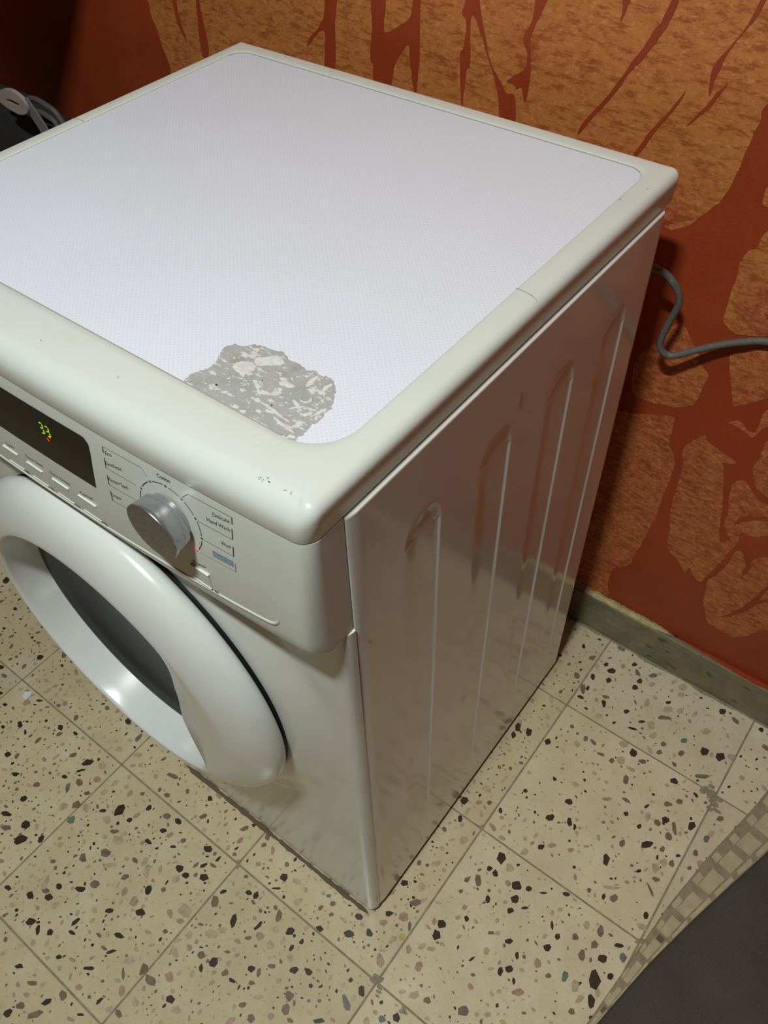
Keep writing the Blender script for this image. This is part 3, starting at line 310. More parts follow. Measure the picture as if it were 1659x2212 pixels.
CHIPS = [[0,[-6102,-1257,-6034,-1246,-6010,-1269,-6030,-1334,-6088,-1332,-6116,-1312]],[0,[-5002,-698,-4993,-588,-4874,-539,-4872,-618,-4947,-695]],[0,[-5641,-1373,-5651,-1439,-5696,-1459,-5766,-1446,-5702,-1387]],[0,[-5003,-959,-4996,-981,-5016,-1008,-5067,-1022,-5092,-998,-5060,-957]],[0,[-4966,-838,-4963,-792,-4916,-734,-4873,-703,-4870,-725,-4920,-805]],[2,[-4804,-1146,-4880,-1104,-4925,-1044,-4891,-994,-4812,-1076]],[1,[-5226,-1309,-5253,-1354,-5294,-1376,-5323,-1379,-5336,-1323,-5304,-1285,-5276,-1282]],[0,[-5281,-1538,-5227,-1538,-5209,-1586,-5238,-1631,-5287,-1634,-5319,-1590]],[0,[-4106,-986,-4146,-1011,-4179,-1029,-4194,-1001,-4168,-961,-4144,-948,-4106,-942]],[0,[-3951,-937,-4008,-868,-4022,-790,-3967,-724,-3910,-749,-3870,-841]],[0,[-5350,-1892,-5306,-1858,-5199,-1841,-5196,-1877,-5284,-1934,-5356,-1934]],[6,[-4451,-1416,-4484,-1371,-4444,-1290,-4393,-1304,-4354,-1366,-4391,-1410]],[0,[-4930,-1882,-4972,-1836,-4966,-1773,-4892,-1751,-4835,-1787,-4851,-1857]],[0,[-4829,-2085,-4864,-2009,-4810,-1932,-4722,-1911,-4701,-1962,-4763,-2082]],[0,[-4498,-1828,-4519,-1864,-4563,-1862,-4594,-1813,-4582,-1771,-4547,-1745,-4513,-1793]],[0,[-3583,-522,-3590,-559,-3624,-588,-3656,-572,-3660,-514,-3630,-483]],[0,[-3181,-598,-3145,-616,-3151,-636,-3183,-679,-3223,-680,-3247,-666,-3230,-621]],[0,[-3214,-905,-3287,-918,-3312,-899,-3301,-870,-3292,-856,-3223,-858,-3183,-878]],[0,[-2938,-748,-2949,-737,-2935,-708,-2901,-687,-2865,-692,-2869,-708,-2906,-743]],[0,[-2937,117,-2982,76,-3004,83,-3040,127,-3008,157,-2966,143]],[2,[-3268,-490,-3332,-510,-3374,-488,-3361,-440,-3327,-415,-3269,-415,-3256,-449]],[1,[-3868,-1665,-3904,-1588,-3866,-1551,-3754,-1615,-3793,-1657]],[1,[-3715,-1380,-3680,-1326,-3602,-1314,-3553,-1337,-3565,-1398,-3615,-1425,-3650,-1437]],[0,[-2522,-476,-2555,-440,-2475,-378,-2418,-400,-2410,-446,-2463,-484]],[0,[-2277,-430,-2251,-384,-2231,-445,-2239,-483,-2274,-498]],[0,[-2400,-655,-2350,-579,-2325,-596,-2337,-658,-2380,-692]],[0,[-2666,-900,-2668,-859,-2612,-828,-2575,-820,-2546,-872,-2570,-923,-2612,-920]],[0,[-2446,-841,-2414,-867,-2425,-917,-2489,-930,-2522,-911,-2496,-858]],[0,[-2307,-750,-2242,-694,-2165,-720,-2204,-794,-2273,-806]],[1,[-3173,-1483,-3181,-1407,-3129,-1371,-3091,-1389,-3116,-1462]],[0,[-2742,-1404,-2794,-1358,-2795,-1315,-2755,-1275,-2706,-1311,-2686,-1368,-2704,-1404]],[0,[-3721,-2662,-3780,-2666,-3787,-2590,-3728,-2560,-3668,-2553,-3679,-2630]],[0,[-2638,-1668,-2680,-1638,-2633,-1566,-2587,-1563,-2529,-1585,-2554,-1628,-2604,-1664]],[0,[-2944,-1883,-3004,-1909,-3024,-1879,-2989,-1831,-2936,-1810,-2913,-1841]],[1,[-1954,-842,-1890,-818,-1845,-851,-1802,-917,-1862,-967,-1916,-929]],[0,[-1916,-755,-1903,-704,-1854,-678,-1841,-710,-1886,-773]],[0,[-1473,-870,-1439,-949,-1447,-1000,-1526,-956,-1558,-871,-1535,-824]],[0,[-1198,-693,-1164,-682,-1149,-743,-1177,-830,-1204,-809]],[1,[-1099,-454,-1097,-421,-1026,-436,-986,-505,-1009,-571,-1059,-541]],[0,[-822,-601,-837,-528,-803,-493,-746,-490,-730,-556,-793,-609]],[0,[-440,-293,-458,-325,-517,-329,-546,-291,-505,-239,-440,-248]],[0,[-200,-119,-162,-47,-87,-35,-56,-64,-94,-124,-140,-146]],[0,[56,55,27,116,61,134,142,105,136,64,85,39]],[0,[-109,141,-150,118,-204,129,-211,176,-162,206,-112,200,-98,172]],[1,[-537,119,-507,97,-524,51,-562,40,-579,43,-588,84,-560,114]],[0,[-1358,-116,-1380,-91,-1380,-36,-1318,-5,-1278,-43,-1274,-104]],[0,[-1363,-266,-1289,-204,-1263,-200,-1273,-235,-1364,-286]],[0,[-1355,-1512,-1401,-1488,-1399,-1411,-1342,-1374,-1294,-1424,-1294,-1484]],[1,[-1583,-1521,-1598,-1479,-1560,-1433,-1510,-1446,-1481,-1461,-1504,-1518,-1541,-1531]],[0,[-845,-1176,-860,-1237,-920,-1242,-944,-1203,-917,-1169,-862,-1153]],[1,[-670,-969,-648,-1000,-665,-1031,-730,-1055,-752,-1028,-727,-1002]],[0,[-452,-921,-479,-912,-478,-869,-428,-819,-381,-823,-382,-855,-387,-898]],[0,[-210,-739,-217,-796,-267,-813,-342,-766,-273,-734]],[0,[-626,-738,-648,-727,-665,-680,-655,-657,-634,-639,-606,-671,-607,-707]],[0,[-602,-571,-597,-515,-574,-509,-544,-544,-551,-575,-589,-585]],[0,[-2560,-2455,-2575,-2497,-2677,-2558,-2692,-2530,-2613,-2461]],[0,[-1427,-1635,-1464,-1604,-1468,-1547,-1410,-1579,-1385,-1632]],[0,[-952,-1460,-1011,-1486,-1053,-1463,-1028,-1439,-952,-1430]],[1,[-1164,-1403,-1125,-1400,-1083,-1434,-1137,-1499,-1173,-1479]],[0,[442,-580,419,-566,378,-512,392,-476,430,-463,492,-529,499,-564]],[1,[-799,-1357,-814,-1313,-767,-1288,-722,-1298,-766,-1350]],[0,[239,-1131,188,-1172,145,-1159,180,-1112,224,-1071,282,-1073]],[0,[-1427,-2121,-1518,-2149,-1550,-2105,-1513,-2054,-1436,-2058]],[1,[-1965,-2086,-1845,-2051,-1789,-2067,-1767,-2121,-1845,-2156,-1912,-2152]],[3,[-2332,-2144,-2274,-2049,-2194,-2070,-2221,-2142,-2301,-2178]],[1,[-3053,-3023,-3016,-3045,-3069,-3102,-3128,-3114,-3160,-3097,-3091,-3040]],[0,[-3333,-3030,-3392,-3089,-3447,-3091,-3416,-3027,-3382,-3012]],[0,[-3020,-2634,-3019,-2657,-3052,-2690,-3088,-2689,-3093,-2669,-3083,-2638,-3049,-2625]],[0,[-3025,-3525,-3091,-3527,-3105,-3489,-3071,-3429,-3024,-3423,-2999,-3491]],[1,[-2935,-3299,-2934,-3336,-3000,-3377,-3036,-3373,-3045,-3347,-3025,-3297,-2988,-3281]],[0,[-2733,-3136,-2797,-3154,-2787,-3076,-2731,-3028,-2703,-3071]],[1,[-2710,-2885,-2633,-2866,-2585,-2901,-2591,-2958,-2619,-2972,-2701,-2939]],[1,[-2689,-3187,-2703,-3277,-2793,-3368,-2832,-3325,-2754,-3208]],[0,[-2191,-2613,-2189,-2694,-2212,-2727,-2242,-2685,-2223,-2627]],[0,[-2290,-2946,-2320,-2951,-2327,-2933,-2280,-2896,-2252,-2892,-2239,-2904]],[3,[-1661,-1281,-1711,-1259,-1681,-1189,-1571,-1141,-1545,-1145,-1527,-1219,-1609,-1275]],[3,[-1599,-1085,-1529,-1044,-1499,-1048,-1473,-1094,-1525,-1137,-1600,-1134]],[3,[-2220,-1289,-2209,-1160,-2068,-1149,-1998,-1239,-2082,-1302]],[3,[-2876,-1219,-2907,-1244,-2975,-1243,-3023,-1155,-3017,-1112,-2962,-1100]],[3,[-1792,-1661,-1765,-1697,-1820,-1722,-1912,-1713,-1949,-1646,-1947,-1624,-1873,-1617]],[0,[-4415,-2526,-4376,-2496,-4305,-2501,-4317,-2546,-4406,-2560]],[0,[-4048,-2348,-3982,-2370,-3949,-2399,-4007,-2444,-4081,-2424,-4081,-2387]],[0,[-3824,-2303,-3852,-2272,-3820,-2211,-3745,-2216,-3731,-2244,-3765,-2299]],[0,[-3847,-2081,-3832,-2048,-3783,-2037,-3746,-2062,-3753,-2106,-3808,-2116]],[0,[-3593,-1927,-3524,-1877,-3484,-1858,-3459,-1878,-3467,-1928,-3518,-1960,-3590,-1961]],[0,[-3234,-2313,-3268,-2262,-3243,-2175,-3203,-2172,-3204,-2255]],[0,[-3351,-2542,-3407,-2586,-3450,-2544,-3438,-2500,-3382,-2495]],[0,[-3593,-2559,-3521,-2619,-3508,-2666,-3535,-2669,-3601,-2627,-3616,-2573]],[0,[-3215,-2357,-3177,-2334,-3115,-2334,-3097,-2354,-3135,-2371,-3175,-2383,-3208,-2376]],[0,[-2683,-2024,-2674,-1987,-2630,-1958,-2539,-1958,-2558,-1998,-2627,-2028]],[0,[-2493,-2131,-2511,-2174,-2548,-2231,-2586,-2248,-2587,-2216,-2549,-2154]],[1,[-3394,-1806,-3431,-1807,-3473,-1786,-3465,-1721,-3402,-1690,-3350,-1702,-3352,-1777]],[1,[-3734,-1030,-3704,-1052,-3754,-1121,-3824,-1127,-3824,-1092]],[0,[-3748,-812,-3706,-793,-3681,-813,-3685,-862,-3733,-875,-3759,-859]],[0,[-3060,-402,-3064,-435,-3127,-456,-3169,-433,-3189,-409,-3145,-374,-3094,-378]],[0,[-5773,-448,-5727,-475,-5706,-517,-5732,-532,-5781,-537,-5823,-494,-5820,-473]],[0,[-5446,-429,-5476,-447,-5534,-431,-5531,-406,-5496,-392,-5440,-396]],[0,[-6284,-840,-6278,-894,-6338,-901,-6408,-850,-6376,-805]],[0,[-6883,-800,-6858,-757,-6802,-753,-6802,-802,-6845,-811]],[0,[-6483,-1048,-6501,-1073,-6543,-1071,-6560,-1060,-6556,-1027,-6507,-1021]],[0,[-6180,-854,-6123,-885,-6118,-917,-6156,-918,-6204,-868]],[0,[-6480,-434,-6490,-427,-6471,-387,-6408,-359,-6385,-367,-6420,-413]],[0,[-5029,234,-5007,271,-4942,272,-4906,230,-4921,195,-4957,187,-5012,201]],[1,[-3802,-22,-3797,29,-3681,72,-3596,57,-3646,8]],[3,[-4326,-1147,-4385,-1164,-4440,-1124,-4461,-1076,-4392,-1042,-4345,-1051,-4316,-1087]],[3,[-3635,-1076,-3591,-1062,-3551,-1108,-3562,-1187,-3620,-1201,-3686,-1195,-3717,-1127]],[3,[-4021,-2065,-3967,-2109,-3916,-2214,-3968,-2253,-4018,-2215,-4053,-2075]],[3,[-3467,-1420,-3405,-1375,-3359,-1380,-3414,-1469,-3478,-1529,-3507,-1474]],[1,[-2189,-2309,-2233,-2276,-2274,-2220,-2256,-2216,-2177,-2266,-2139,-2325]],[3,[-948,-854,-922,-786,-821,-808,-830,-863,-877,-905]],[0,[-1549,-492,-1529,-514,-1573,-552,-1625,-547,-1630,-516,-1597,-484]],[0,[-1441,-465,-1435,-504,-1470,-539,-1508,-516,-1519,-470,-1494,-423,-1477,-439]],[3,[-4289,-1718,-4294,-1685,-4249,-1648,-4216,-1660,-4211,-1711,-4232,-1743]],[1,[-5084,-1960,-5025,-1986,-5080,-2059,-5168,-2066,-5154,-2006]],[0,[144,2426,134,2343,95,2321,40,2353,40,2424,100,2452]],[0,[152,2129,164,2176,199,2168,230,2131,237,2081,203,2071,168,2105]],[0,[91,848,41,854,32,912,100,949,135,902]],[1,[86,1202,61,1214,48,1265,79,1289,101,1274,118,1227]],[0,[149,484,198,485,177,412,130,395,96,440]],[1,[335,823,394,850,426,809,387,737,336,722,277,723]],[2,[479,518,508,459,506,419,466,452,432,505,435,545]],[0,[804,700,763,728,738,781,792,825,846,813,870,769]],[0,[893,614,840,541,788,568,767,660,844,674]],[0,[1321,1864,1356,1885,1424,1831,1425,1794,1357,1744,1317,1744,1278,1809]],[0,[1413,1704,1452,1705,1483,1645,1466,1596,1406,1591,1367,1626]],[0,[1474,1854,1471,1883,1500,1916,1540,1912,1552,1887,1534,1844,1489,1832]],[0,[1030,1919,934,1950,912,2058,986,2084,1043,2035]],[0,[1063,1740,1027,1724,984,1756,996,1819,1035,1812,1077,1765]],[0,[959,1779,945,1744,910,1736,888,1773,891,1798,921,1815,960,1813]],[1,[912,1468,842,1526,818,1596,873,1621,934,1554,952,1497]],[0,[1642,1178,1693,1176,1677,1112,1616,1086,1592,1115]],[0,[1496,1511,1500,1489,1473,1442,1447,1425,1415,1466,1419,1491,1455,1523]],[0,[1072,1040,1059,991,1032,997,996,1027,1013,1064,1058,1056]],[0,[1171,1394,1153,1364,1112,1379,1088,1437,1105,1467,1152,1448]],[1,[1364,1082,1421,1116,1438,1088,1389,1043,1362,1052]],[0,[1844,1002,1820,1018,1791,1049,1797,1089,1820,1094,1840,1069,1859,1037]],[0,[1642,1663,1625,1625,1603,1606,1564,1584,1556,1603,1580,1639,1614,1659]],[0,[1929,755,1914,796,1953,796,1977,759,1971,717]],[0,[1787,864,1825,903,1868,886,1874,849,1844,803,1806,801,1772,831]],[0,[1778,784,1784,726,1781,701,1732,710,1710,765,1717,799,1741,812]],[0,[1354,664,1375,694,1391,709,1387,662,1374,622,1354,609,1345,621]],[5,[475,258,422,296,441,353,486,369,526,291]],[4,[401,-161,346,-90,338,-22,401,-33,475,-75,480,-159]],[4,[377,576,410,532,369,479,294,468,271,531,308,598]],[2,[457,-793,413,-817,368,-810,259,-710,294,-683,426,-734]],[1,[-347,-1117,-311,-1088,-235,-1083,-218,-1133,-233,-1191,-304,-1180]],[1,[-183,-1226,-147,-1300,-182,-1340,-246,-1325,-272,-1266,-234,-1210]],[3,[909,426,877,403,822,383,819,427,891,482,915,478]],[3,[315,-10,328,24,375,57,420,63,392,18,359,-1]],[3,[325,927,262,955,241,1013,286,1060,336,1050,365,990]],[1,[1571,123,1619,158,1681,119,1680,60,1586,8,1545,66]],[0,[1023,-468,1028,-526,963,-541,925,-497,957,-433]],[2,[890,-592,897,-605,852,-662,825,-658,799,-637,795,-599,843,-573]],[0,[166,3843,111,3812,58,3885,58,3952,122,3960]],[0,[147,3677,129,3677,83,3721,82,3772,97,3792,147,3764,163,3740]],[0,[256,3879,228,3967,314,3979,343,3895,312,3841]],[0,[774,3076,774,3051,746,3028,709,3038,718,3082,738,3097]],[0,[599,2623,638,2581,636,2546,597,2544,573,2577,571,2615]],[0,[704,4957,666,4925,606,4922,587,4937,611,4983,681,4977]],[0,[1047,5026,1020,5000,944,5086,961,5130,1014,5118]],[0,[1377,5127,1350,5108,1318,5131,1306,5150,1330,5185,1367,5208,1395,5180]],[1,[1809,5339,1796,5370,1835,5435,1929,5477,1981,5482,1964,5434,1856,5358]],[0,[1655,5130,1600,5093,1583,5109,1593,5139,1623,5168,1674,5182,1673,5163]],[0,[1648,4969,1599,4930,1498,4908,1505,4945,1591,4976]],[0,[653,3927,606,3889,558,3939,568,3969,600,4018,656,3977]],[0,[1786,4636,1818,4598,1810,4532,1756,4510,1710,4544,1707,4637]],[0,[2787,5341,2870,5405,2925,5330,2864,5228,2795,5265]],[0,[2571,5213,2565,5301,2647,5322,2679,5307,2681,5224,2625,5172]],[2,[2667,4784,2671,4832,2802,4917,2859,4933,2817,4847,2712,4786]],[0,[2511,4508,2420,4479,2393,4526,2446,4592,2510,4555]],[0,[2846,4519,2847,4503,2816,4488,2761,4523,2767,4552,2816,4547]],[1,[2589,4188,2592,4159,2526,4093,2488,4100,2480,4160,2518,4187]],[1,[2697,4314,2695,4268,2649,4234,2604,4258,2619,4311,2663,4330]],[0,[2303,3979,2318,3976,2321,3952,2308,3904,2292,3886,2270,3894,2278,3936]],[0,[1342,3360,1383,3342,1404,3306,1374,3263,1297,3258,1291,3307]],[0,[1187,2929,1252,2997,1286,2987,1294,2911,1244,2868,1188,2879]],[0,[1557,3022,1527,2975,1474,3011,1451,3083,1490,3106]],[0,[1624,3033,1619,2966,1593,2984,1564,3047,1586,3065]],[0,[2069,3623,2074,3663,2116,3690,2144,3644,2120,3606]],[0,[2352,3546,2316,3563,2310,3591,2337,3634,2359,3630,2373,3585]],[0,[2550,3906,2584,3955,2639,3955,2663,3921,2637,3866,2588,3844]],[1,[2566,3757,2516,3751,2480,3781,2481,3826,2521,3847,2561,3831,2583,3798]],[0,[3001,4079,2963,3974,2922,3978,2895,4075,2955,4129]],[1,[2803,3778,2749,3829,2697,3927,2725,3957,2761,3924,2833,3798]],[1,[2720,3765,2765,3759,2801,3716,2787,3661,2735,3656,2700,3680,2695,3742]],[0,[2602,3410,2547,3354,2502,3329,2475,3398,2520,3459,2592,3501,2615,3496]],[0,[2177,2799,2122,2910,2145,2956,2217,2929,2233,2801]],[0,[1336,2425,1310,2463,1319,2494,1375,2533,1392,2511,1388,2456]],[0,[2947,3506,2938,3533,2965,3563,2996,3562,3007,3552,2976,3514]],[1,[2907,3400,2938,3446,2984,3379,2978,3339,2912,3340]],[0,[2723,3369,2747,3375,2766,3334,2763,3300,2743,3311,2728,3329]],[0,[2643,2999,2607,2972,2585,2988,2596,3016,2630,3049,2648,3038]],[1,[2869,3009,2810,3025,2822,3069,2901,3090,2915,3060]],[3,[2529,2666,2502,2619,2428,2554,2339,2509,2294,2528,2371,2578]],[1,[2779,2932,2809,2932,2903,2870,2945,2809,2900,2821,2818,2890]],[0,[2997,2505,2967,2477,2930,2509,2925,2559,2948,2584,2990,2561]],[0,[1908,2110,1933,2142,1974,2163,2011,2154,2007,2134,1981,2099,1937,2090]],[0,[1699,1926,1648,1914,1691,1961,1732,1983,1749,1974]],[0,[2379,2454,2412,2424,2410,2359,2374,2372,2360,2416]],[1,[2564,2051,2612,1989,2608,1916,2570,1915,2519,1954,2524,2061]],[0,[1983,1709,2025,1665,2044,1619,2040,1599,1990,1639,1969,1690]],[0,[2149,1530,2106,1551,2101,1593,2139,1624,2174,1582]],[0,[2097,1325,2060,1339,2040,1361,2068,1406,2101,1430,2137,1412,2134,1345]],[1,[2619,1764,2562,1715,2531,1788,2559,1842,2622,1818]],[0,[2897,2006,2898,1987,2855,1944,2798,1928,2787,1940,2801,1980,2862,2013]],[0,[2710,1641,2690,1662,2685,1709,2737,1752,2782,1754,2800,1691,2775,1652]],[2,[2996,1908,2994,1834,2977,1807,2918,1835,2902,1887,2930,1932]],[1,[2555,1511,2502,1509,2461,1543,2467,1635,2504,1645,2554,1575]],[0,[2696,1486,2731,1531,2856,1447,2853,1314,2774,1299,2718,1366]],[0,[2894,1213,2918,1127,2893,1077,2848,1106,2796,1198,2820,1238]],[6,[2490,1238,2490,1163,2457,1139,2437,1153,2411,1224,2412,1268,2465,1275]],[0,[2913,1612,2945,1615,2960,1580,2948,1533,2912,1522,2892,1538,2883,1580]],[0,[2997,1027,2990,993,2947,971,2924,977,2923,1009,2981,1046]],[1,[2727,955,2767,912,2735,875,2683,878,2685,931]],[0,[3083,1218,3080,1282,3150,1343,3191,1289,3137,1227]],[1,[2293,1066,2267,1053,2239,1065,2257,1119,2283,1126,2317,1107]],[1,[3182,3738,3192,3710,3175,3678,3137,3673,3115,3709,3125,3764,3155,3772]],[2,[3191,4064,3229,4049,3230,4021,3226,3957,3196,3940,3160,3968,3156,4028]],[3,[1573,5539,1607,5461,1556,5403,1514,5441,1506,5553]],[3,[1814,5602,1883,5657,1946,5611,1884,5505,1809,5513]],[3,[2080,5692,2083,5649,2039,5612,1991,5639,1987,5706,2046,5742]],[3,[1807,5236,1849,5150,1784,5091,1701,5161,1741,5261]],[3,[1552,4676,1625,4689,1646,4633,1623,4590,1586,4550,1508,4580,1515,4639]],[3,[1723,4334,1684,4288,1618,4304,1597,4367,1642,4425,1701,4429]],[1,[1584,4233,1556,4221,1514,4237,1523,4298,1561,4319,1588,4281]],[3,[2400,3708,2329,3779,2345,3876,2396,3861,2422,3786]],[3,[2850,3208,2816,3106,2762,3144,2725,3216,2784,3267]],[3,[2839,3396,2889,3370,2899,3313,2876,3258,2804,3297,2799,3339]],[3,[2560,1200,2565,1252,2631,1268,2669,1191,2666,1145,2613,1110]],[1,[1903,4125,1914,4075,1893,4047,1847,4056,1818,4135,1828,4197,1884,4178]],[1,[1949,4498,1884,4496,1875,4525,1927,4577,1969,4582,1991,4537]],[6,[2250,5217,2261,5251,2304,5294,2333,5279,2343,5236,2330,5208,2273,5176]],[1,[2318,5044,2359,5075,2393,5049,2388,5005,2367,4954,2309,4971]],[2,[1023,4374,1038,4399,1075,4401,1089,4370,1097,4330,1065,4300,1037,4315]],[1,[1393,4300,1429,4277,1409,4244,1324,4230,1310,4256]],[1,[2297,3232,2289,3186,2270,3157,2236,3173,2213,3220,2243,3279,2264,3285]],[0,[182,5865,201,5889,245,5849,258,5813,226,5794,192,5810]],[0,[667,5780,707,5792,727,5732,690,5693,648,5724]],[0,[871,5739,878,5674,849,5651,803,5627,749,5645,763,5696,805,5748]],[0,[632,5455,659,5408,663,5365,644,5347,604,5364,576,5421,591,5456]],[1,[548,5112,537,5175,593,5193,643,5117,659,5046,643,5011,584,5058]],[0,[819,5484,833,5546,869,5550,908,5524,893,5461,865,5437]],[0,[1094,5998,1049,5970,1028,6007,1043,6069,1109,6055]],[0,[1233,5773,1246,5815,1275,5848,1311,5816,1316,5760,1302,5748,1253,5738]],[0,[1258,5576,1229,5606,1224,5664,1251,5682,1289,5679,1318,5649,1304,5607]],[2,[1377,6045,1427,6080,1468,6054,1453,6008,1404,5960,1355,5954,1344,5973]],[2,[811,6140,712,6128,670,6176,755,6225,816,6192]],[0,[321,5552,344,5544,337,5517,313,5503,294,5507,302,5538]],[0,[388,5421,412,5424,419,5400,409,5380,396,5380,375,5394,379,5411]],[0,[1858,5740,1843,5681,1796,5664,1775,5680,1794,5720,1829,5743]],[0,[2614,6031,2558,6001,2522,6052,2531,6093,2594,6127,2628,6103]],[3,[1413,5860,1464,5904,1500,5903,1501,5830,1468,5797,1425,5811]],[3,[1876,6029,1825,6067,1831,6111,1879,6185,1919,6168,1954,6123,1933,6035]],[3,[1896,5900,1867,5968,1942,6015,1986,5969,1964,5913]],[3,[627,5625,602,5570,550,5589,537,5651,565,5691,613,5657]],[1,[1167,5959,1231,5910,1235,5885,1188,5856,1160,5868,1124,5923,1130,5968]],[0,[685,5149,675,5116,628,5137,634,5208,667,5212]]]
# ------------------------------------------------------------------ the room
YW = .635                                     # face of the orange back wall
def slab(name, lo, hi, mat, parent=None, bev=0):
    bm = new(); box_into(bm, lo, hi, bev); return tag(obj(name, bm, mat, parent), kind=None if parent else 'structure')
wall = slab('wall_back', (-2.6, YW, -.02), (2.2, YW + .12, 2.6), M['wallred'])
slab('wall_left', (-2.6, -2.4, -.02), (-2.5, YW, 2.6), M['wallplain'])
slab('wall_right', (2.1, -2.4, -.02), (2.2, YW, 2.6), M['wallplain'])
slab('wall_front', (-2.6, -2.5, -.02), (2.2, -2.4, 2.6), M['wallplain'])
slab('ceiling', (-2.6, -2.5, 2.6), (2.2, YW + .12, 2.68), M['ceiling'])
# unseen block added above the top left, only to shade the wall corner below
slab('shade_block_1', (-2.0, .30, 1.03), (-.84, YW - .001, 1.75), M['ceiling'])

def jitter(pts2, step=.004, amp=.0011, freq=90, smooth=4, seed=0):
    P = catmull([(p[0], p[1], 0) for p in pts2], smooth, True); out = []
    n = len(P)
    for i in range(n):
        a, b = P[i], P[(i + 1) % n]; k = max(1, int((b - a).length / step))
        for j in range(k):
            q = a.lerp(b, j / k)
            w = noise.noise_vector(Vector((q.x * freq, q.y * freq, seed))) * amp + noise.noise_vector(Vector((q.x * freq * 4, q.y * freq * 4, seed + 9))) * amp * .5
            out.append((q.x + w.x, q.y + w.y))
    return out
def wall_paint(name, poly, y0, y1, mat, amp=.0011, seed=0):
    bm = new(); pts = jitter(poly, amp=amp, seed=seed)
    f = bm.faces.new([bm.verts.new((x, y0, z)) for x, z in pts])
    bm.normal_update()
    if f.normal.y > 0: f.normal_flip()
    r = bmesh.ops.extrude_face_region(bm, geom=[f])
    for v in [g for g in r['geom'] if isinstance(g, bmesh.types.BMVert)]: v.co.y = y1
    bmesh.ops.triangulate(bm, faces=bm.faces)
    return obj(name, bm, mat, wall)
more = [[[x * .95 + dx, .05 + z * 1.02 + dz] for x, z in LIGHT[i]] for i, dx, dz in ((1, .42, -.02), (2, .46, .0), (3, .34, .04), (6, .36, -.03), (9, .34, .0), (1, .78, .03), (6, .72, .02), (9, .66, .03))]
more.append([[.17, .79], [.24, .84], [.36, .90], [.52, .93], [.74, .90], [1.0, .95], [1.3, 1.1], [1.3, 1.5], [.6, 1.55], [.17, 1.4], [.13, 1.1]])
for i, p in enumerate(LIGHT + more): wall_paint('paint_patch', p, YW + .0005, YW - .0004 - .00001 * i, M['walllight'], .0013, i)
for i, p in enumerate(DARK): wall_paint('paint_streak', p, YW + .0005, YW - .0009 - .00001 * i, M['wallred'], .0011, i + 40)

# skirting: worn terrazzo strip with a few dark stones
sk = slab('baseboard_back', (-2.49, .6235, 0), (2.09, YW - .0005, .081), M['skirt'], bev=.0025)
rnd = random.Random(11)
bm = new()
def blob_face(bm, c, ux, uy, l, w, n, rnd, mi=0):
    ph = rnd.random() * 6.28; vs = []
    for i in range(n):
        a = ph + 6.283 * i / n + rnd.uniform(-.3, .3); r = rnd.uniform(.75, 1.12)
        vs.append(bm.verts.new(c + ux * (.5 * l * r * math.cos(a)) + uy * (.5 * w * r * math.sin(a))))
    f = bm.faces.new(vs); f.material_index = mi; return f
for i in range(120):
    x = rnd.uniform(-1.3, .75); z = rnd.uniform(.008, .07); l = rnd.uniform(.006, .02); w = l * rnd.uniform(.3, .6)
    blob_face(bm, Vector((x, .6233, z)), Vector((.9, 0, rnd.uniform(-.5, .3))), Vector((.3, 0, .9)), l, w, 6, rnd, rnd.choice([0, 0, 1, 1, 2]))
obj('stone_chips', bm, CM[:3], sk, kind='stuff')
def ledge_paint(name, x0, x1, mat, seed, drip):
    '''paint that ran on to the top of the skirting, ragged along its front edge'''
    bm = new(); n = 90; top, fr, low, up = [], [], [], []
    for k in range(n + 1):
        x = x0 + (x1 - x0) * k / n; e = min(1, 6 * min(k, n - k) / n)
        w = noise.noise(Vector((x * 70, seed, 0))) * .5 + noise.noise(Vector((x * 260, seed, 3))) * .5
        up.append((x, YW - .0006, .0812 + e * .006 * (1 + w))); top.append((x, YW - .0006, .0812))
        fr.append((x, YW - .0006 - e * (.0085 + .003 * w), .0812))
    grid_into(bm, [up, top, fr]); obj(name, bm, mat, sk)
ledge_paint('yellow_paint_run', -.10, .150, M['smear'], 1, 0)
ledge_paint('red_paint_run', .125, .90, M['wallred'], 2, 0)

# terrazzo floor: grout bed with 25 cm tiles laid on it, stones set flush in each tile
TS, TX, TY = .251, .0532, -.0322
TH = math.radians(.26)
bed = slab('floor', (-2.6, -2.5, -.06), (2.2, YW, -.0009), M['grout'])
def tile_mesh(w, d):
    bm = new(); box_into(bm, (0, 0, -.02), (w, d, 0), .0006, 1)
    bmesh.ops.recalc_face_normals(bm, faces=bm.faces)
    me = bpy.data.meshes.new('tile'); bm.to_mesh(me); bm.free(); me.materials.append(M['terrazzo']); return me
GAP = .0023
full = tile_mesh(TS - GAP, TS - GAP); cut = tile_mesh(TS - GAP, .628 - (TY + 2 * TS))
full_y, cut_y = full.copy(), cut.copy()
for me in (full_y, cut_y): me.materials[0] = M['terrazzo_lightcast']
manual = {}
for k, c in CHIPS:
    pts = [(c[i] * 1e-4, c[i + 1] * 1e-4) for i in range(0, len(c), 2)]
    cx = sum(q[0] for q in pts) / len(pts); cy = sum(q[1] for q in pts) / len(pts)
    manual.setdefault((math.floor((cx - TX) / TS), math.floor((cy - TY) / TS)), []).append((k, pts, cx, cy))
def stone(pts, ox, oy, w, d, top=.00012):
    P = []
    for x, y in pts: P.append((min(max(x - ox, .0002), w - .0002), min(max(y - oy, .0002), d - .0002)))
    bm = new(); a = [bm.verts.new((x, y, top)) for x, y in P]; b = [bm.verts.new((x, y, -.002)) for x, y in P]
    bm.faces.new(a); n = len(P)
    for i in range(n): bm.faces.new((a[i], b[i], b[(i + 1) % n], a[(i + 1) % n]))
    return bm
rnd = random.Random(3)
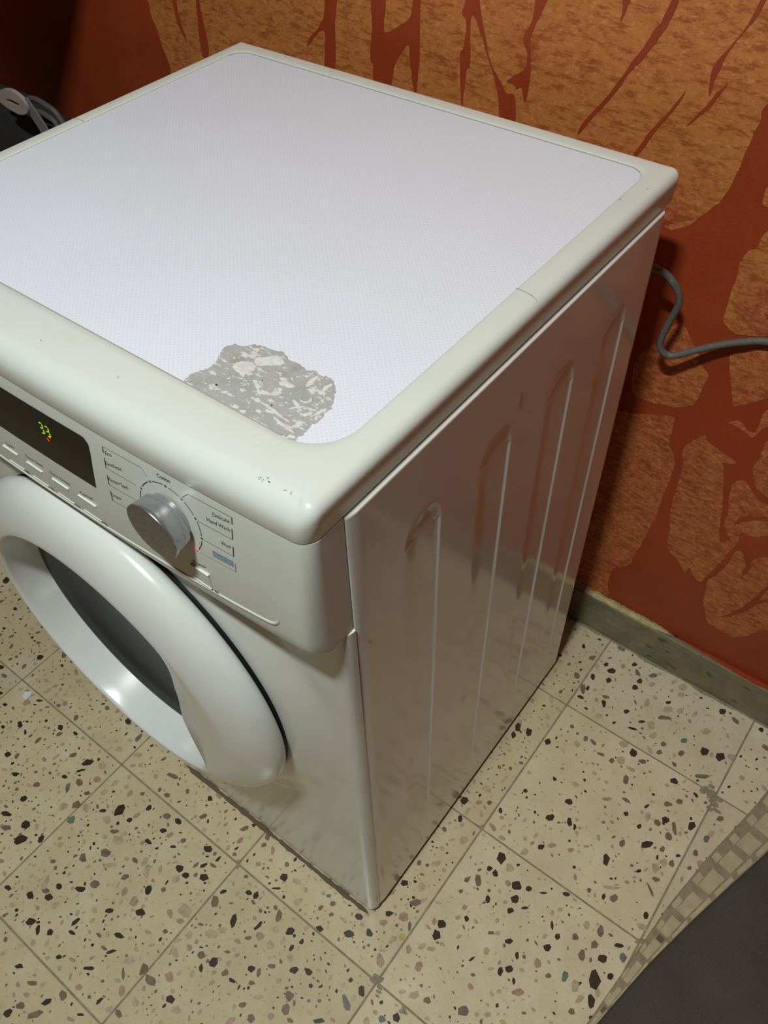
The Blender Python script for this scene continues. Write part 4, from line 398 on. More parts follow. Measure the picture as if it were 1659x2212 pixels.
for i in range(-8, 7):
    for j in range(-6, 3):
        me = (full if i >= 0 else full_y) if j < 2 else (cut if i >= 0 else cut_y)
        ox, oy = TX + i * TS + GAP / 2, TY + j * TS + GAP / 2
        w = TS - GAP; d = w if j < 2 else .628 - (TY + 2 * TS)
        o = bpy.data.objects.new('tile', me); link(o); o.parent = bed
        base = root_of(bed)
        o.location = Vector((ox, oy, rnd.uniform(-.0001, .0001))) - base
        seen = []
        for k, pts, cx, cy in manual.get((i, j), []):
            bm = stone(pts, ox, oy, w, d); bmesh.ops.recalc_face_normals(bm, faces=bm.faces)
            ms = bpy.data.meshes.new('stone_chip'); bm.to_mesh(ms); bm.free(); ms.materials.append(CM[k])
            so = bpy.data.objects.new('stone_chip', ms); link(so); so.parent = o
            seen.append((cx - ox, cy - oy, .007))
        if not (-6 <= i <= 3 and -4 <= j <= 2): continue
        dense = 1.0 if i < 0 else .62
        if (i, j) == (-1, -1): dense = 1.0
        if (i, j) == (0, -1): dense = .5
        bm = new(); cnt = 0
        for q in range(int((950 if i < 0 else 600) * dense * d / w)):
            x, y = rnd.uniform(.004, w - .004), rnd.uniform(.004, d - .004)
            l = min(.016, .0028 + rnd.expovariate(1 / (.0056 if i < 0 else .0047))); ww = l * rnd.uniform(.38, .9)
            if any((x - s[0]) ** 2 + (y - s[1]) ** 2 < (s[2] * .5 + l * .55) ** 2 for s in seen): continue
            seen.append((x, y, l)); a = rnd.uniform(0, 3.14)
            ux, uy = Vector((math.cos(a), math.sin(a), 0)), Vector((-math.sin(a), math.cos(a), 0))
            nomanual = not manual.get((i, j))
            if l > .008 and not nomanual: mi = rnd.choice([3, 3, 3, 1, 4])
            else: mi = rnd.choices(range(7), [3.2 if nomanual or l < .006 else 1.6, 2.2, .8, 4.2, .7, .35, .2])[0]
            blob_face(bm, Vector((x, y, .0001)), ux, uy, l, ww, rnd.choice([5, 6, 6, 7]), rnd, mi)
        for f in bm.faces:
            if f.normal.z < 0: f.normal_flip()
        ms = bpy.data.meshes.new('stone_chips'); bm.to_mesh(ms); bm.free()
        for m_ in CM: ms.materials.append(m_)
        so = bpy.data.objects.new('stone_chips', ms); link(so); so.parent = o; so['kind'] = 'stuff'
# packed grime along the skirting and broken corners of the joints
bm = new(); rnd = random.Random(8)
x = -1.2
while x < .8:
    l = rnd.uniform(.02, .05); wdt = rnd.uniform(.0025, .0075)
    blob_face(bm, Vector((x, .6232, .0003 + .000012 * len(bm.faces))), Vector((1, 0, 0)), Vector((0, 1, 0)), l * 1.4, wdt * 2, 8, rnd); x += l * .8
for cx, cy, rr in ((.0532, -.032, .009), (.0600, -.040, .005), (.304, .2195, .005), (.302, .4705, .010), (.309, .462, .008), (.31, .449, .009), (.29, .471, .008), (.1, -.036, .005), (-.198, -.033, .004), (.051, .219, .004)):
    for q in range(5):
        blob_face(bm, Vector((cx + rnd.uniform(-rr, rr) * .7, cy + rnd.uniform(-rr, rr), .0004 + q * .00002)), Vector((1, 0, 0)), Vector((0, 1, 0)), rr * rnd.uniform(.9, 1.7), rr * rnd.uniform(.6, 1.1), 11, rnd)
obj('grime', bm, M['grime'], bed, kind='stuff')
bm = new(); x = -.34
while x < -.016:                              # brown dirt swept against the foot of the machine
    l = rnd.uniform(.015, .035)
    blob_face(bm, Vector((x, .0275, .0004 + .00002 * len(bm.faces))), Vector((1, 0, 0)), Vector((0, 1, 0)), l * 1.5, rnd.uniform(.005, .011), 10, rnd); x += l * .8
obj('swept_dirt', bm, M['dirt'], bed, kind='stuff')

# ------------------------------------------------------------------ washing machine
W, D, H = .5741, .5469, .8488
XC = -W / 2
def bulge(x): return -.0025 + .0095 * ((x - XC) / (W / 2)) ** 2        # the fascia is bowed in plan
wm = empty('washing_machine', (XC, .29, 0))
tag(wm, 'white front-loading washing machine with a grey worn patch on its dotted top', 'washing machine')

def plan(R_front, R_back, n=60, x0=-W, x1=0.0, y0=0.0, y1=D, m=10):
    """closed outline, counter-clockwise from the back right corner: list of (x, y, nx, ny)"""
    P = []
    def arc(cx, cy, R, a0):
        for k in range(m + 1):
            a = math.radians(a0 + 90 * k / m); P.append((cx + R * math.cos(a), cy + R * math.sin(a), math.cos(a), math.sin(a)))
    def line(ax, ay, bx, by, nx, ny, n):
        for k in range(1, n): P.append((ax + (bx - ax) * k / n, ay + (by - ay) * k / n, nx, ny))
    arc(x1 - R_back, y1 - R_back, R_back, 0); line(x1 - R_back, y1, x0 + R_back, y1, 0, 1, n)
    arc(x0 + R_back, y1 - R_back, R_back, 90); line(x0, y1 - R_back, x0, y0 + R_front, -1, 0, n)
    arc(x0 + R_front, y0 + R_front, R_front, 180); line(x0 + R_front, y0, x1 - R_front, y0, 0, -1, n)
    arc(x1 - R_front, y0 + R_front, R_front, 270); line(x1, y0 + R_front, x1, y1 - R_back, 1, 0, n)
    return P
def bow(x, y, k=1.0): return y + bulge(x) * k * (1 - sstep(0, .12, y))

# top frame (moulded ivory rim) ------------------------------------------------
out_p = plan(.015, .009); in_p = plan(.038, .020, x0=-.5525, x1=-.0245, y0=.0545, y1=.5245)
Z0 = .8186
rings = []
def rr_of(nx, ny): return .0195 * max(0, -ny) ** 2 + .009 * (1 - max(0, -ny) ** 2) - .003 * max(0, ny) ** 2
ns = 9
def frame_ring(ins, z):
    r = []
    for (x, y, nx, ny) in out_p:
        i_ = ins(nx, ny); xx, yy = x - nx * i_, y - ny * i_
        r.append((xx, bow(xx, yy), z(nx, ny)))
    return r
rings.append(frame_ring(lambda a, b: .012, lambda a, b: Z0))
rings.append(frame_ring(lambda a, b: .0022 - .0019 * max(0, -b), lambda a, b: Z0))
rings.append(frame_ring(lambda a, b: .0014 * (1 - max(0, -b)), lambda a, b: Z0 + .0008))
rings.append(frame_ring(lambda a, b: .0, lambda a, b: H - rr_of(a, b) - .002))
for k in range(0, ns + 1):
    an = math.pi / 2 * k / ns
    rings.append(frame_ring(lambda a, b: rr_of(a, b) * (1 - math.cos(an)), lambda a, b: H - rr_of(a, b) * (1 - math.sin(an))))
flat = rings[-1]
for s_ in (.4, .8):
    rings.append([(fx + (ip[0] - fx) * s_, fy + (ip[1] - fy) * s_, H + .0004 * math.sin(math.pi * s_)) for (fx, fy, fz), ip in zip(flat, in_p)])
rings.append([(ip[0] + ip[2] * .0012, ip[1] + ip[3] * .0012, H - .0001) for ip in in_p])
rings.append([(ip[0], ip[1], H - .0008) for ip in in_p])
rings.append([(ip[0], ip[1], H - .006) for ip in in_p])
bm = new(); grid_into(bm, rings, close_v=True)
tf = sharp(obj('top_frame', bm, M['rim'], wm, smooth=True), 50)
# moulding seam across both side rails
def top_y(x): return H + .0006
for sx in (-1, 1):
    bm = new(); pts = []
    for k in range(9):
        s_ = k / 8
        xr = (-.0245 + s_ * .0235) if sx > 0 else (-.5525 - s_ * .0200)
        y = .289 - .004 * s_ ** 2
        dz = 0 if s_ < .6 else (.009 * (1 - math.sqrt(max(0, 1 - ((s_ - .6) / .4 * .93) ** 2))))
        pts.append((xr, y, H + .00035 - dz))
    tube_into(bm, pts, .00042, 6); obj('moulding_seam', bm, M['seamfaint'], tf)
# small grey scuffs
bm = new(); rnd = random.Random(2)
for (x, y) in ((-.047, .016), (-.041, .019), (-.025, .019), (-.278, .025), (-.2, .03), (-.009, .492), (-.021, .460)):
    for q in range(4):
        blob_face(bm, Vector((x + rnd.uniform(-.003, .003), y + rnd.uniform(-.0015, .0015), H + .0004 + bulge(x) * 0)), Vector((1, 0, 0)), Vector((0, 1, 0)), rnd.uniform(.0007, .002), .0006, 6, rnd)
obj('scuffs', bm, M['scuff'], tf, kind='stuff')
# laminate panel let into the frame
bm = new(); lp = [(ip[0] - ip[2] * .0004, ip[1] - ip[3] * .0004) for ip in in_p]
ZT = H - .0013
a = [bm.verts.new((x, y, ZT)) for x, y in lp]; b = [bm.verts.new((x, y, ZT - .008)) for x, y in lp]
bm.faces.new(a); bm.faces.new(list(reversed(b)))
for i in range(len(a)): bm.faces.new((a[i], b[i], b[(i + 1) % len(a)], a[(i + 1) % len(a)]))
tp = obj('top_panel', bm, M['laminate'], wm)
bm = new(); iv = [Vector((q[0], q[1], ZT + .0003)) for q in lp]
iv = [iv[i] for i in range(len(iv)) if (iv[i].y > .5 and iv[i].x < -.03) or (iv[i].y < .0552 and -.42 < iv[i].x < -.05)]
back = [v for v in iv if v.y > .5]; front = [v for v in iv if v.y < .1]
tube_into(bm, [v + Vector((0, -.0002, 0)) for v in back], .00055, 6); obj('panel_joint', bm, M['seamfaint'], tp); bm = new(); tube_into(bm, [v + Vector((0, .0002, 0)) for v in front], .00045, 6)
obj('panel_joint', bm, M['seamfaint'], tp)
def decal(name, poly, z0, z1, mat, parent, amp, step=.0012, seed=0, smooth=2, freq=320):
    bm = new(); pts = jitter(poly, step, amp, freq, smooth, seed)
    f = bm.faces.new([bm.verts.new((x, y, z0)) for x, y in pts]); bm.normal_update()
    if f.normal.z < 0: f.normal_flip()
    r = bmesh.ops.extrude_face_region(bm, geom=[f])
    for v in [g for g in r['geom'] if isinstance(g, bmesh.types.BMVert)]: v.co.z = z1
    bmesh.ops.triangulate(bm, faces=bm.faces); return bm
bm = decal('w', WORN, ZT - .0005, ZT + .00012, None, None, .0016, .001, 4)
wp = obj('worn_patch', bm, M['worn'], tp, label='grey scraped patch with cream flakes')
bm = new()
for i, p in enumerate(FLAKES):
    b2 = decal('f', p, ZT - .0005, ZT + .0002, None, None, .0011, .0009, i + 5)
    me = bpy.data.meshes.new('tmp'); b2.to_mesh(me); b2.free(); bm.from_mesh(me); bpy.data.meshes.remove(me)
obj('cream_flakes', bm, M['flake'], tp, kind='stuff')
bm = new()
for x, y, r in ((-.135, .0665, .0011), (-.112, .0895, .0006), (-.0885, .0735, .0008)):
    blob_face(bm, Vector((x, y, ZT + .0004)), Vector((1, 0, 0)), Vector((0, 1, 0)), 2 * r, 2 * r, 7, rnd)
obj('dark_specks', bm, M['ink'], tp, kind='stuff')

# cabinet ------------------------------------------------------------------------
bm = new(); box_into(bm, (-W + .004, .062, .0165), (-.004, .5235, .8185)); cabinet = obj('cabinet', bm, M['seamdark'], wm)
YS, YE, ZB, ZTOP = .0428, .5238, .0150, .8166
ribs = [(.104, .1535, .745), (.2105, .2605, .745), (.3215, .372, .742), (.4265, .4745, .746)]
def rib_depth(y, z):
    for a, b, zt in ribs:
        c, hw = (a + b) / 2, (b - a) / 2
        dy = abs(y - c)
        if dy < hw + .003 and z > .05:
            if z > zt - hw: dist = hw - math.hypot(y - c, (z - (zt - hw)) * .9)
            elif z < -9: dist = 0
            else: dist = hw - dy
            lo = .020 if y < c else .0024
            if z > zt - hw: lo = .012 if y < c + .3 * hw else .005
            return .0017 * sstep(-.001, lo, dist) * sstep(.05, .25, z)
    return 0
ycols = []; y = YS
while y < YE - 1e-6:
    near = any(min(abs(y - a), abs(y - b)) < .006 for a, b, _ in ribs)
    ycols.append(y); y += .0007 if near else .0045
ycols.append(YE)
zrows = []; z = ZB
while z < ZTOP - .0022:
    zrows.append(z); z += .0022 if .71 < z < .752 or .085 < z < .13 else .02
zrows += [ZTOP - .002]
def side_panel(sign):
    P = []
    x0 = 0.0015 if sign > 0 else -W - .0015
    for yy in [YS] + ycols + [YE]:
        P.append([])
    cols = [(YS, .0040), (YS + .0004, .0022), (YS + .0012, .0016), (YS + .0045, .0009), (YS + .0095, 0)] + [(yy, 0) for yy in [q for q in ycols if YS + .0096 < q < YE - .004] + [YE - .003]] + [(YE - .0009, .0008), (YE, .003), (YE, .012)]
    rows = [(ZB, .004, 0), (ZB, .0008, 0)] + [(zz, 0, 1) for zz in zrows] + [(ZTOP - .0008, .0002, 0), (ZTOP - .0002, .0007, 0), (ZTOP, .0014, 0), (ZTOP, .006, 0)]
    P = [[(x0 - sign * (ins + dz + (rib_depth(yy, zz) if k else 0)), yy, zz) for zz, dz, k in rows] for yy, ins in cols]
    bm = new(); grid_into(bm, P)
    return sharp(obj('side_panel', bm, M['steel'], wm, smooth=True), 40)
sp = side_panel(1); side_panel(-1)
bm = new(); box_into(bm, (-W + .012, .5225, .02), (-.012, .5265, .81), .001, 1); obj('back_panel', bm, M['steel'], wm)
for x, y, z, l in ((.0018, .2695, .7635, .012), (.0018, .0560, .6600, .0012)):
    bm = new(); tube_into(bm, [(x, y, z + l / 2), (x, y - .0006, z), (x, y - .0026, z - l / 2)], .0004, 5); obj('scratch', bm, M['dirt'], sp)

# lower front ---------------------------------------------------------------------
DC = Vector((-.2870, 0, .4640))
YB = .029
def dish(x, z):
    r = math.hypot(x - DC.x, z - DC.z)
    return -.0165 * (1 - sstep(.212, .268, r)) + .042 * (1 - sstep(.172, .186, r))
def u_plan(y_front, y_back, R, n=90, m=9, x1=0.0):
    P = [(x1, y_back)]
    for k in range(m + 1):
        a = math.radians(-90 * k / m); P.append((x1 - R + R * math.cos(a), y_front + R + R * math.sin(a)))
    x0 = -W - x1
    for k in range(1, n): P.append((x1 - R + (x0 + R - (x1 - R)) * k / n, y_front))
    for k in range(m + 1):
        a = math.radians(-90 - 90 * k / m); P.append((x0 + R + R * math.cos(a), y_front + R + R * math.sin(a)))
    P.append((x0, y_back)); return P
Rb = .0126
bp_ = u_plan(YB, .0424, Rb, x1=.0006)
zz_ = [.0135, .0142] + [.0142 + (.684 - .0142) * k / 70 for k in range(1, 71)] + [.6872, .6876]
rows = []
for i, z in enumerate(zz_):
    ins = .003 if i == 0 else (.0012 if i == len(zz_) - 1 else 0)
    row = []
    for x, y in bp_:
        fr = 1 if y < YB + .002 else 0
        row.append((x - math.copysign(ins, x - XC) * (1 - fr), y + ins * fr + (dish(x, z) if fr else 0) + (.0011 * math.exp(-((z - .047) / .0016) ** 2) if fr else 0), z))
    rows.append(row)
rows.append([(x + (XC - x) * .06, y + .02, .6876) for x, y in bp_])
bm = new(); grid_into(bm, rows); sharp(obj('lower_front_panel', bm, M['bodyfront'], wm, smooth=True), 50)
bm = new(); box_into(bm, (-W + .03, .06, .0022), (-.03, .50, .0175)); obj('plinth', bm, M['seamdark'], wm)
for x in (-.05, -W + .05):
    for y in (.075, .48):
        bm = new(); bmesh.ops.create_cone(bm, cap_ends=True, segments=20, radius1=.02, radius2=.018, depth=.014, matrix=Matrix.Translation((x, y, .007))); obj('foot', bm, M['rubber'], wm)

# fascia ---------------------------------------------------------------------------
PZ = [.6840, .6850, .687, .6895, .695, .705, .72, .75, .78, .80, .817]
PY = [.014, .006, .0022, -.001, -.005, -.0085, -.009, -.0075, -.0045, -.002, 0]
def prof(z): return interp(z, PZ, PY)
def yf(x, z): return prof(z) + bulge(x)
pp = u_plan(0.0, .0421, .0135, n=110, m=12, x1=-.0014)
zl = [.6840, .6844, .6850, .686, .687, .6882, .6895, .692, .695, .70, .705, .7125, .72, .735, .75, .765, .78, .79, .80, .8085, .8178]
rows = []
for z in zl:
    row = []
    for x, y in pp:
        wgt = 1 - sstep(0, .020, y); yy = y + (prof(z) + (.0007 if z > .817 else 0)) * wgt + bulge(x) * (1 - sstep(0, .042, y))
        xin = 0.002 * (1 - sstep(.684, .6895, z))
        row.append((x - math.copysign(xin, x - XC), min(yy, .0421), z))
    rows.append(row)
rows.insert(0, [(x + (XC - x) * .05, max(y, .026) + .004, .6841) for x, y in pp])
rows.append([(x + (XC - x) * .03, y + .012, .8178) for x, y in pp])
bm = new(); grid_into(bm, rows); cp = sharp(obj('control_panel', bm, M['panel'], wm, smooth=True), 50)

def conform_strip(bm, pts, w, off=.00018, thick=True, mi=0):
    """flat printed line following the fascia; pts are (x, z)"""
    Q = []
    for i in range(len(pts) - 1):
        n = max(1, int(math.dist(pts[i], pts[i + 1]) / .006))
        for k in range(n): Q.append(tuple(pts[i][c] + (pts[i + 1][c] - pts[i][c]) * k / n for c in (0, 1)))
    Q.append(pts[-1]); L = []; R_ = []
    for i, q in enumerate(Q):
        a, b = Q[max(0, i - 1)], Q[min(len(Q) - 1, i + 1)]; dx, dz = b[0] - a[0], b[1] - a[1]; l = math.hypot(dx, dz) or 1
        nx, nz = -dz / l * w / 2, dx / l * w / 2
        for S, sg in ((L, 1), (R_, -1)):
            x, z = q[0] + sg * nx, q[1] + sg * nz; S.append((x, yf(x, z) - off, z))
    V = grid_into(bm, [L, R_])
bm = new()
for L in LINES[:-1]: conform_strip(bm, [tuple(q) for q in L], .00036)
for L in THICK[:-1]: conform_strip(bm, [tuple(q) for q in L], .00092)
KX, KZ, KR = -.1283, .7752, .0306
angs = [math.degrees(math.atan2(z - KZ, x - KX)) for x, z in ((-.1568, .7891), (-.1446, .8018), (-.1281, .8069), (-.113, .802), (-.1026, .7895), (-.0998, .7728), (-.1054, .7567))]
angs = [a + 360 if a < -90 else a for a in angs]
seq = [angs[0] + 38] + angs
for a0, a1 in zip(seq[:-1], seq[1:]):
    g = 5.0
    conform_strip(bm, [(KX + KR * math.cos(math.radians(a)), KZ + KR * math.sin(math.radians(a))) for a in [a0 - g + (a1 - a0 + 2 * g) * k / 8 for k in range(9)]], .0007)
for a in angs[:-1]:
    x, z = KX + KR * math.cos(math.radians(a)), KZ + KR * math.sin(math.radians(a))
    bm.faces.new([bm.verts.new((x + .00115 * math.cos(t_), yf(x, z) - .00022, z + .0012 * math.sin(t_))) for t_ in [2 * math.pi * k / 12 for k in range(12)]])
obj('printed_lines', bm, M['ink'], cp)
bm = new(); conform_strip(bm, [tuple(q) for q in LINES[-1]], .00036); conform_strip(bm, [tuple(q) for q in THICK[-1]], .00085); obj('printed_lines', bm, M['inkgrey'], cp)
def text(body, a, b, mat, size=None, off=.0002):
    cu = bpy.data.curves.new('t', 'FONT'); cu.body = body; cu.size = 1.0; cu.resolution_u = 3
    o = bpy.data.objects.new('t', cu); link(o)
    dg = bpy.context.evaluated_depsgraph_get(); me = bpy.data.meshes.new_from_object(o.evaluated_get(dg))
    bpy.data.objects.remove(o); bpy.data.curves.remove(cu)
    xs = [v.co.x for v in me.vertices]; x0, x1 = min(xs), max(xs)
    wd = b[0] - a[0]; sl = (b[1] - a[1]) / wd; sx = wd / (x1 - x0); sz = size if size else sx
    for v in me.vertices:
        u = (v.co.x - x0) * sx; x = a[0] + u; z = a[1] + sl * u + v.co.y * sz; v.co = (x, yf(x, z) - off, z)
    bm = new(); bm.from_mesh(me); bpy.data.meshes.remove(me)
    return obj('printed_word', bm, mat, cp)
for body, a, b in TEXT:
    if body.startswith('Quick'): continue
    text(body, a, b, M['ink'], .0052)
# blue programme field
bm = new(); P = []
for k in range(9):
    x = -.0885 + (.0195) * k / 8; P.append([(x, yf(x, z) - .00018, z) for z in (.7598 + .0015 * k / 8, .7663 + .0008 * k / 8)])
grid_into(bm, P); bf = obj('blue_label_field', bm, M['blueprint'], cp)
text("Quick 29'", (-.0872, .7614), (-.0702, .7626), M['lightprint'], .0050, .00035)

# display window
bm = new(); P = []; nx = 60
for k in range(nx + 1):
    x = -.45 + (.45 - .2098) * k / nx
    s_ = (x + .338) / (.338 - .2131)
    zb = .7557 + .0012 * s_; zt = .8060 + .0012 * (x + .2913) / .0759
    d_ = x + .2098 + .006
    if d_ > 0: zt -= .0062 - math.sqrt(max(0, .0062 ** 2 - d_ ** 2))
    lim = .7572 + (x + .2131) / (.0033) * .047
    if x > -.2131: zb = max(zb, min(zt - .0003, .7572 + (x + .2131) / .0037 * .040))
    P.append([(x, yf(x, zb + (zt - zb) * j / 10) - .0004, zb + (zt - zb) * j / 10) for j in range(11)])
grid_into(bm, P); dw = obj('display_window', bm, M['display'], cp)
# lit digits 33 and the red dot
def seg(bm, x0, z0, x1, z1, w=.00105):
    conform_strip(bm, [(x0, z0), (x1, z1)], w, off=.0007)
bm = new()
for ox in (-.2706, -.2632):
    w_, h_ = .0036, .0094; zt = .7934
    for z, dx in ((zt, 0), (zt - h_ / 2, .0006), (zt - h_, .0012)):
        seg(bm, ox + dx + .0002, z, ox + dx + w_ - .0007, z)
    seg(bm, ox + w_, zt - .0006, ox + w_ + .0004, zt - h_ / 2 + .0007); seg(bm, ox + w_ + .0005, zt - h_ / 2 - .0007, ox + w_ + .0010, zt - h_ + .0006)
obj('lit_digits', bm, M['led_green'], cp)
def disc(name, x, z, rx, rz, mat, parent, off):
    bm = new(); bm.faces.new([bm.verts.new((x + rx * math.cos(a), yf(x, z) - off, z + rz * math.sin(a))) for a in [2 * math.pi * k / 16 for k in range(16)]])
    return obj(name, bm, mat, parent)
disc('red_dot', -.2632, .7798, .0016, .0018, M['led_red'], cp, .0007)
disc('red_indicator_lamp', -.1054, .7567, .0014, .0017, M['led_pink'], cp, .0006)

# buttons
for (xl, xr, zt, zb) in ((-.3468, -.3262, .7296, .7114), (-.3132, -.2916, .7296, .7120), (-.2782, -.2570, .7305, .7125), (-.2442, -.2222, .7316, .7132), (-.1158, -.0966, .7343, .7173)):
    bt = None
    bm = new(); xm = (xl + xr) / 2; yb_ = yf(xm, zb)
    box_into(bm, (xl, yb_ - .0006, zb), (xr, yb_ + .003, zt), .0007, 2); bt = obj('push_button', bm, M['panel'], wm, smooth=False)
    for z in (zt - .0002, zb + .0004):
        bm = new(); box_into(bm, (xl, yb_ - .0013, z - .0005), (xr, yb_ + .002, z + .0005), .0003, 2); obj('button_ridge', bm, M['rim'], bt)
    bm = new()
    blob_face(bm, Vector((xr + .0036, yf(xr, zb) - .0004, zb - .0012)), Vector((1, 0, -.15)), Vector((0, 0, 1)), .0052, .0034, 8, rnd)
    obj('dirt', bm, M['dirt'], cp, kind='stuff')
# raised lip under the button row, turning up at its right end
bm = new(); lipx = [-.49, -.40, -.30, -.24]
pts = [(-.52, .7045), (-.36, .7050), (-.24, .7075), (-.17, .7100), (-.0924, .7141), (-.0646, .7161), (-.0440, .7182), (-.0362, .7204), (-.0318, .7255), (-.0304, .7330), (-.0300, .7420)]
cpts = [Vector((p.x, yf(p.x, p.y) + .0005, p.y)) for p in catmull([(a, b, 0) for a, b in pts], 5)]
nn = len(cpts); tube_into(bm, cpts, [.0017 * (1 if i < nn - 14 else max(.15, (nn - i) / 14)) for i in range(nn)], 8)
obj('fascia_lip', bm, M['panel'], cp, smooth=True)

# programme knob
def lathe(bm, prof_, cx, cz, n=64, y0=0):
    rings = [[(cx + r * math.cos(2 * math.pi * k / n), y0 + y, cz + r * math.sin(2 * math.pi * k / n)) for k in range(n)] for r, y in prof_]
    return grid_into(bm, rings, close_v=True)
KX, KZ = -.1285, .7760
ky = yf(KX, KZ)
bm = new(); V = lathe(bm, [(.0205, .001), (.0205, -.0030), (.0232, -.0030), (.0236, -.0036), (.0244, -.0150), (.0249, -.0178), (.0246, -.0184)], KX, KZ, 72, ky)
kn = sharp(obj('programme_knob', bm, M['silver'], wm, smooth=True, label='silver programme knob'), 40)
bm = new(); V = lathe(bm, [(.0246, -.0184), (.0225, -.0187), (.012, -.0187), (.001, -.0187)], KX, KZ, 72, ky); bm.faces.new(V[-1])
obj('knob_face', bm, M['silverface'], kn, smooth=True)

# door --------------------------------------------------------------------------------
n = 200; rings = []
def handle_w(th):
    d = abs((math.degrees(th) + 7 + 180) % 360 - 180); return 1 - sstep(36, 54, d)
back = [(.196, .0105), (.2065, .0095), (.2125, .0065), (.2153, .0025), (.2158, -.0010)]
face = [(.2150, .16), (.2118, .34), (.2065, .52), (.1995, .68), (.1910, .81), (.1820, .91), (.1745, .97), (.1695, 1.0)]
HANDLE_A = [-180, -50, -44, -41, -36, -31, -22, -14, 0, 12, 25, 33, 40, 46, 180]
HANDLE_R = [.1655, .1655, .158, .144, .127, .1135, .102, .0975, .099, .105, .117, .134, .152, .1655, .1655]
def door_prof(th):
    """profile of the ring at angle th; a grip fills its right side"""
    dg = (math.degrees(th) + 180) % 360 - 180
    yc = -.0330
    ri = sum(interp(dg + q, HANDLE_A, HANDLE_R) for q in (-3, -1.5, 0, 1.5, 3)) / 5
    h = min(1, max(0, (.1655 - ri) / .060))
    pts = list(back) + [(r, -.0010 + (yc + .0010) * f) for r, f in face]
    mid = .5 * (.1695 + ri)
    pts += [(mid + .0008, yc + .0001 + .0040 * h), (ri + .0018, yc + .0006 + .0050 * h), (ri + .0006, yc + .0018 + .0050 * h), (ri, yc + .0042 + .0055 * h)]
    rg = .1600 * (1 - h) + (ri + .004) * h
    y1 = yc + .0042 + .0055 * h
    pts += [(ri + (rg - ri) * .3, y1 + (.0065 - y1) * .35), (ri + (rg - ri) * .65, y1 + (.0065 - y1) * .7), (rg, .0065)]
    return pts
P = []
for k in range(n):
    th = 2 * math.pi * k / n
    P.append([(DC.x + r * math.cos(th), y, DC.z + r * math.sin(th)) for r, y in door_prof(th)])
bm = new(); grid_into(bm, P, close_u=True)
door = sharp(obj('door', bm, M['door'], wm, smooth=True), 60)
bm = new(); V = lathe(bm, [(.180, .0080), (.165, .0080), (.1595, .0062), (.157, .0080), (.153, .0088), (.146, .0125), (.125, .022), (.085, .031), (.04, .0350), (.002, .0355)], DC.x, DC.z, 96, 0); bm.faces.new(V[-1])
obj('door_glass', bm, M['glass'], door, smooth=True)
bm = new(); lathe(bm, [(.180, .0095), (.2070, .0090), (.2100, .0105), (.2100, .020)], DC.x, DC.z, 96, 0)
obj('door_gasket', bm, M['gasket'], wm, smooth=True)

# ------------------------------------------------------------------ loose things
# power cord hanging out from behind the machine
ck = [(-.11, .531, .735), (-.07, .548, .74), (-.015, .582, .7185), (.005, .590, .705), (.0155, .597, .680), (.0095, .600, .647), (.0058, .6015, .622), (.0085, .603, .608), (.020, .607, .601), (.040, .613, .6125), (.062, .6195, .6265), (.088, .6245, .6400), (.118, .6285, .6505), (.20, .629, .662), (.36, .629, .665), (.60, .629, .63)]
bm = new(); tube_into(bm, catmull(ck, 8), .0042, 12)
tag(obj('power_cord', bm, M['cable'], None, smooth=True), 'grey power cord looping out from behind the washing machine along the orange wall', 'cord')

# scrap of paper on the floor
bm = new()
sc = [(-.6736, -.0516), (-.6753, -.0431), (-.6664, -.0366), (-.6617, -.0418), (-.6622, -.0527)]
a = [bm.verts.new((x, y, .0012 + .0006 * (i % 2))) for i, (x, y) in enumerate(sc)]; b = [bm.verts.new((x, y, .0002)) for x, y in sc]
f0 = bm.faces.new(a); bm.faces.new(list(reversed(b)))
for i in range(5): bm.faces.new((a[i], b[i], b[(i + 1) % 5], a[(i + 1) % 5])).material_index = 1
scrap = tag(obj('paper_scrap', bm, [M['paper'], M['paperedge']]), 'tiny white paper scrap lying on the terrazzo in front of the washer door', 'paper')

# dark grey mat with a checked border, cut off by the picture's lower right corner
def mat_line(t, L):   # t = y
    ys = [q[1] for q in L][::-1]; xs = [q[0] for q in L][::-1]
    if t < ys[0]: return xs[0] - (ys[0] - t) * .12
    return interp(t, ys, xs)
def MI(y): return mat_line(y, MAT_IN)
def MO(y): return mat_line(y, MAT_OUT)
def ML(y, s): a, b = MO(y), MI(y); return a + (b - a) * s
mt = empty('floor_mat', (.62, .1, 0)); tag(mt, 'dark grey floor mat with a brown and beige checked border on the terrazzo', 'mat')
ys = [-.55 + (.60 + .55) * k / 46 for k in range(47)]
S0 = .36
bm = new(); P = [[(ML(y, S0), y, .0003), (ML(y, S0) + .0006, y, .0018), (ML(y, .75), y, .0026), (ML(y, 1.0) - .0005, y, .003), (ML(y, 1.0), y, .0003)] for y in ys]; grid_into(bm, P)
obj('mat_border', bm, M['border'], mt)
bm = new(); P = [[(ML(y, 1.0) - .001, y, .0003), (ML(y, 1.0), y, .0046), (ML(y, 1.0) + .004, y, .0075), (ML(y, 1.0) + .012, y, .0085), (.7, y, .0085), (1.05, y, .0085), (1.055, y, .0003)] for y in ys]; grid_into(bm, P)
obj('mat_centre', bm, M['mat'], mt, smooth=True)
rnd = random.Random(21)
def check(y0, y1, s0, s1, mat, z=.0034):
    bm = new(); w = MI(.5 * (y0 + y1)) - MO(.5 * (y0 + y1))
    q = [(ML(y0, s0), y0), (ML(y0, s1), y0 - .05 * w), (ML(y1, s1), y1 - .05 * w), (ML(y1, s0), y1)]
    a = [bm.verts.new((x, y, z)) for x, y in q]; b = [bm.verts.new((x, y, .001)) for x, y in q]; bm.faces.new(a)
    for i in range(4): bm.faces.new((a[i], b[i], b[(i + 1) % 4], a[(i + 1) % 4]))
    obj('check', bm, mat, mt)
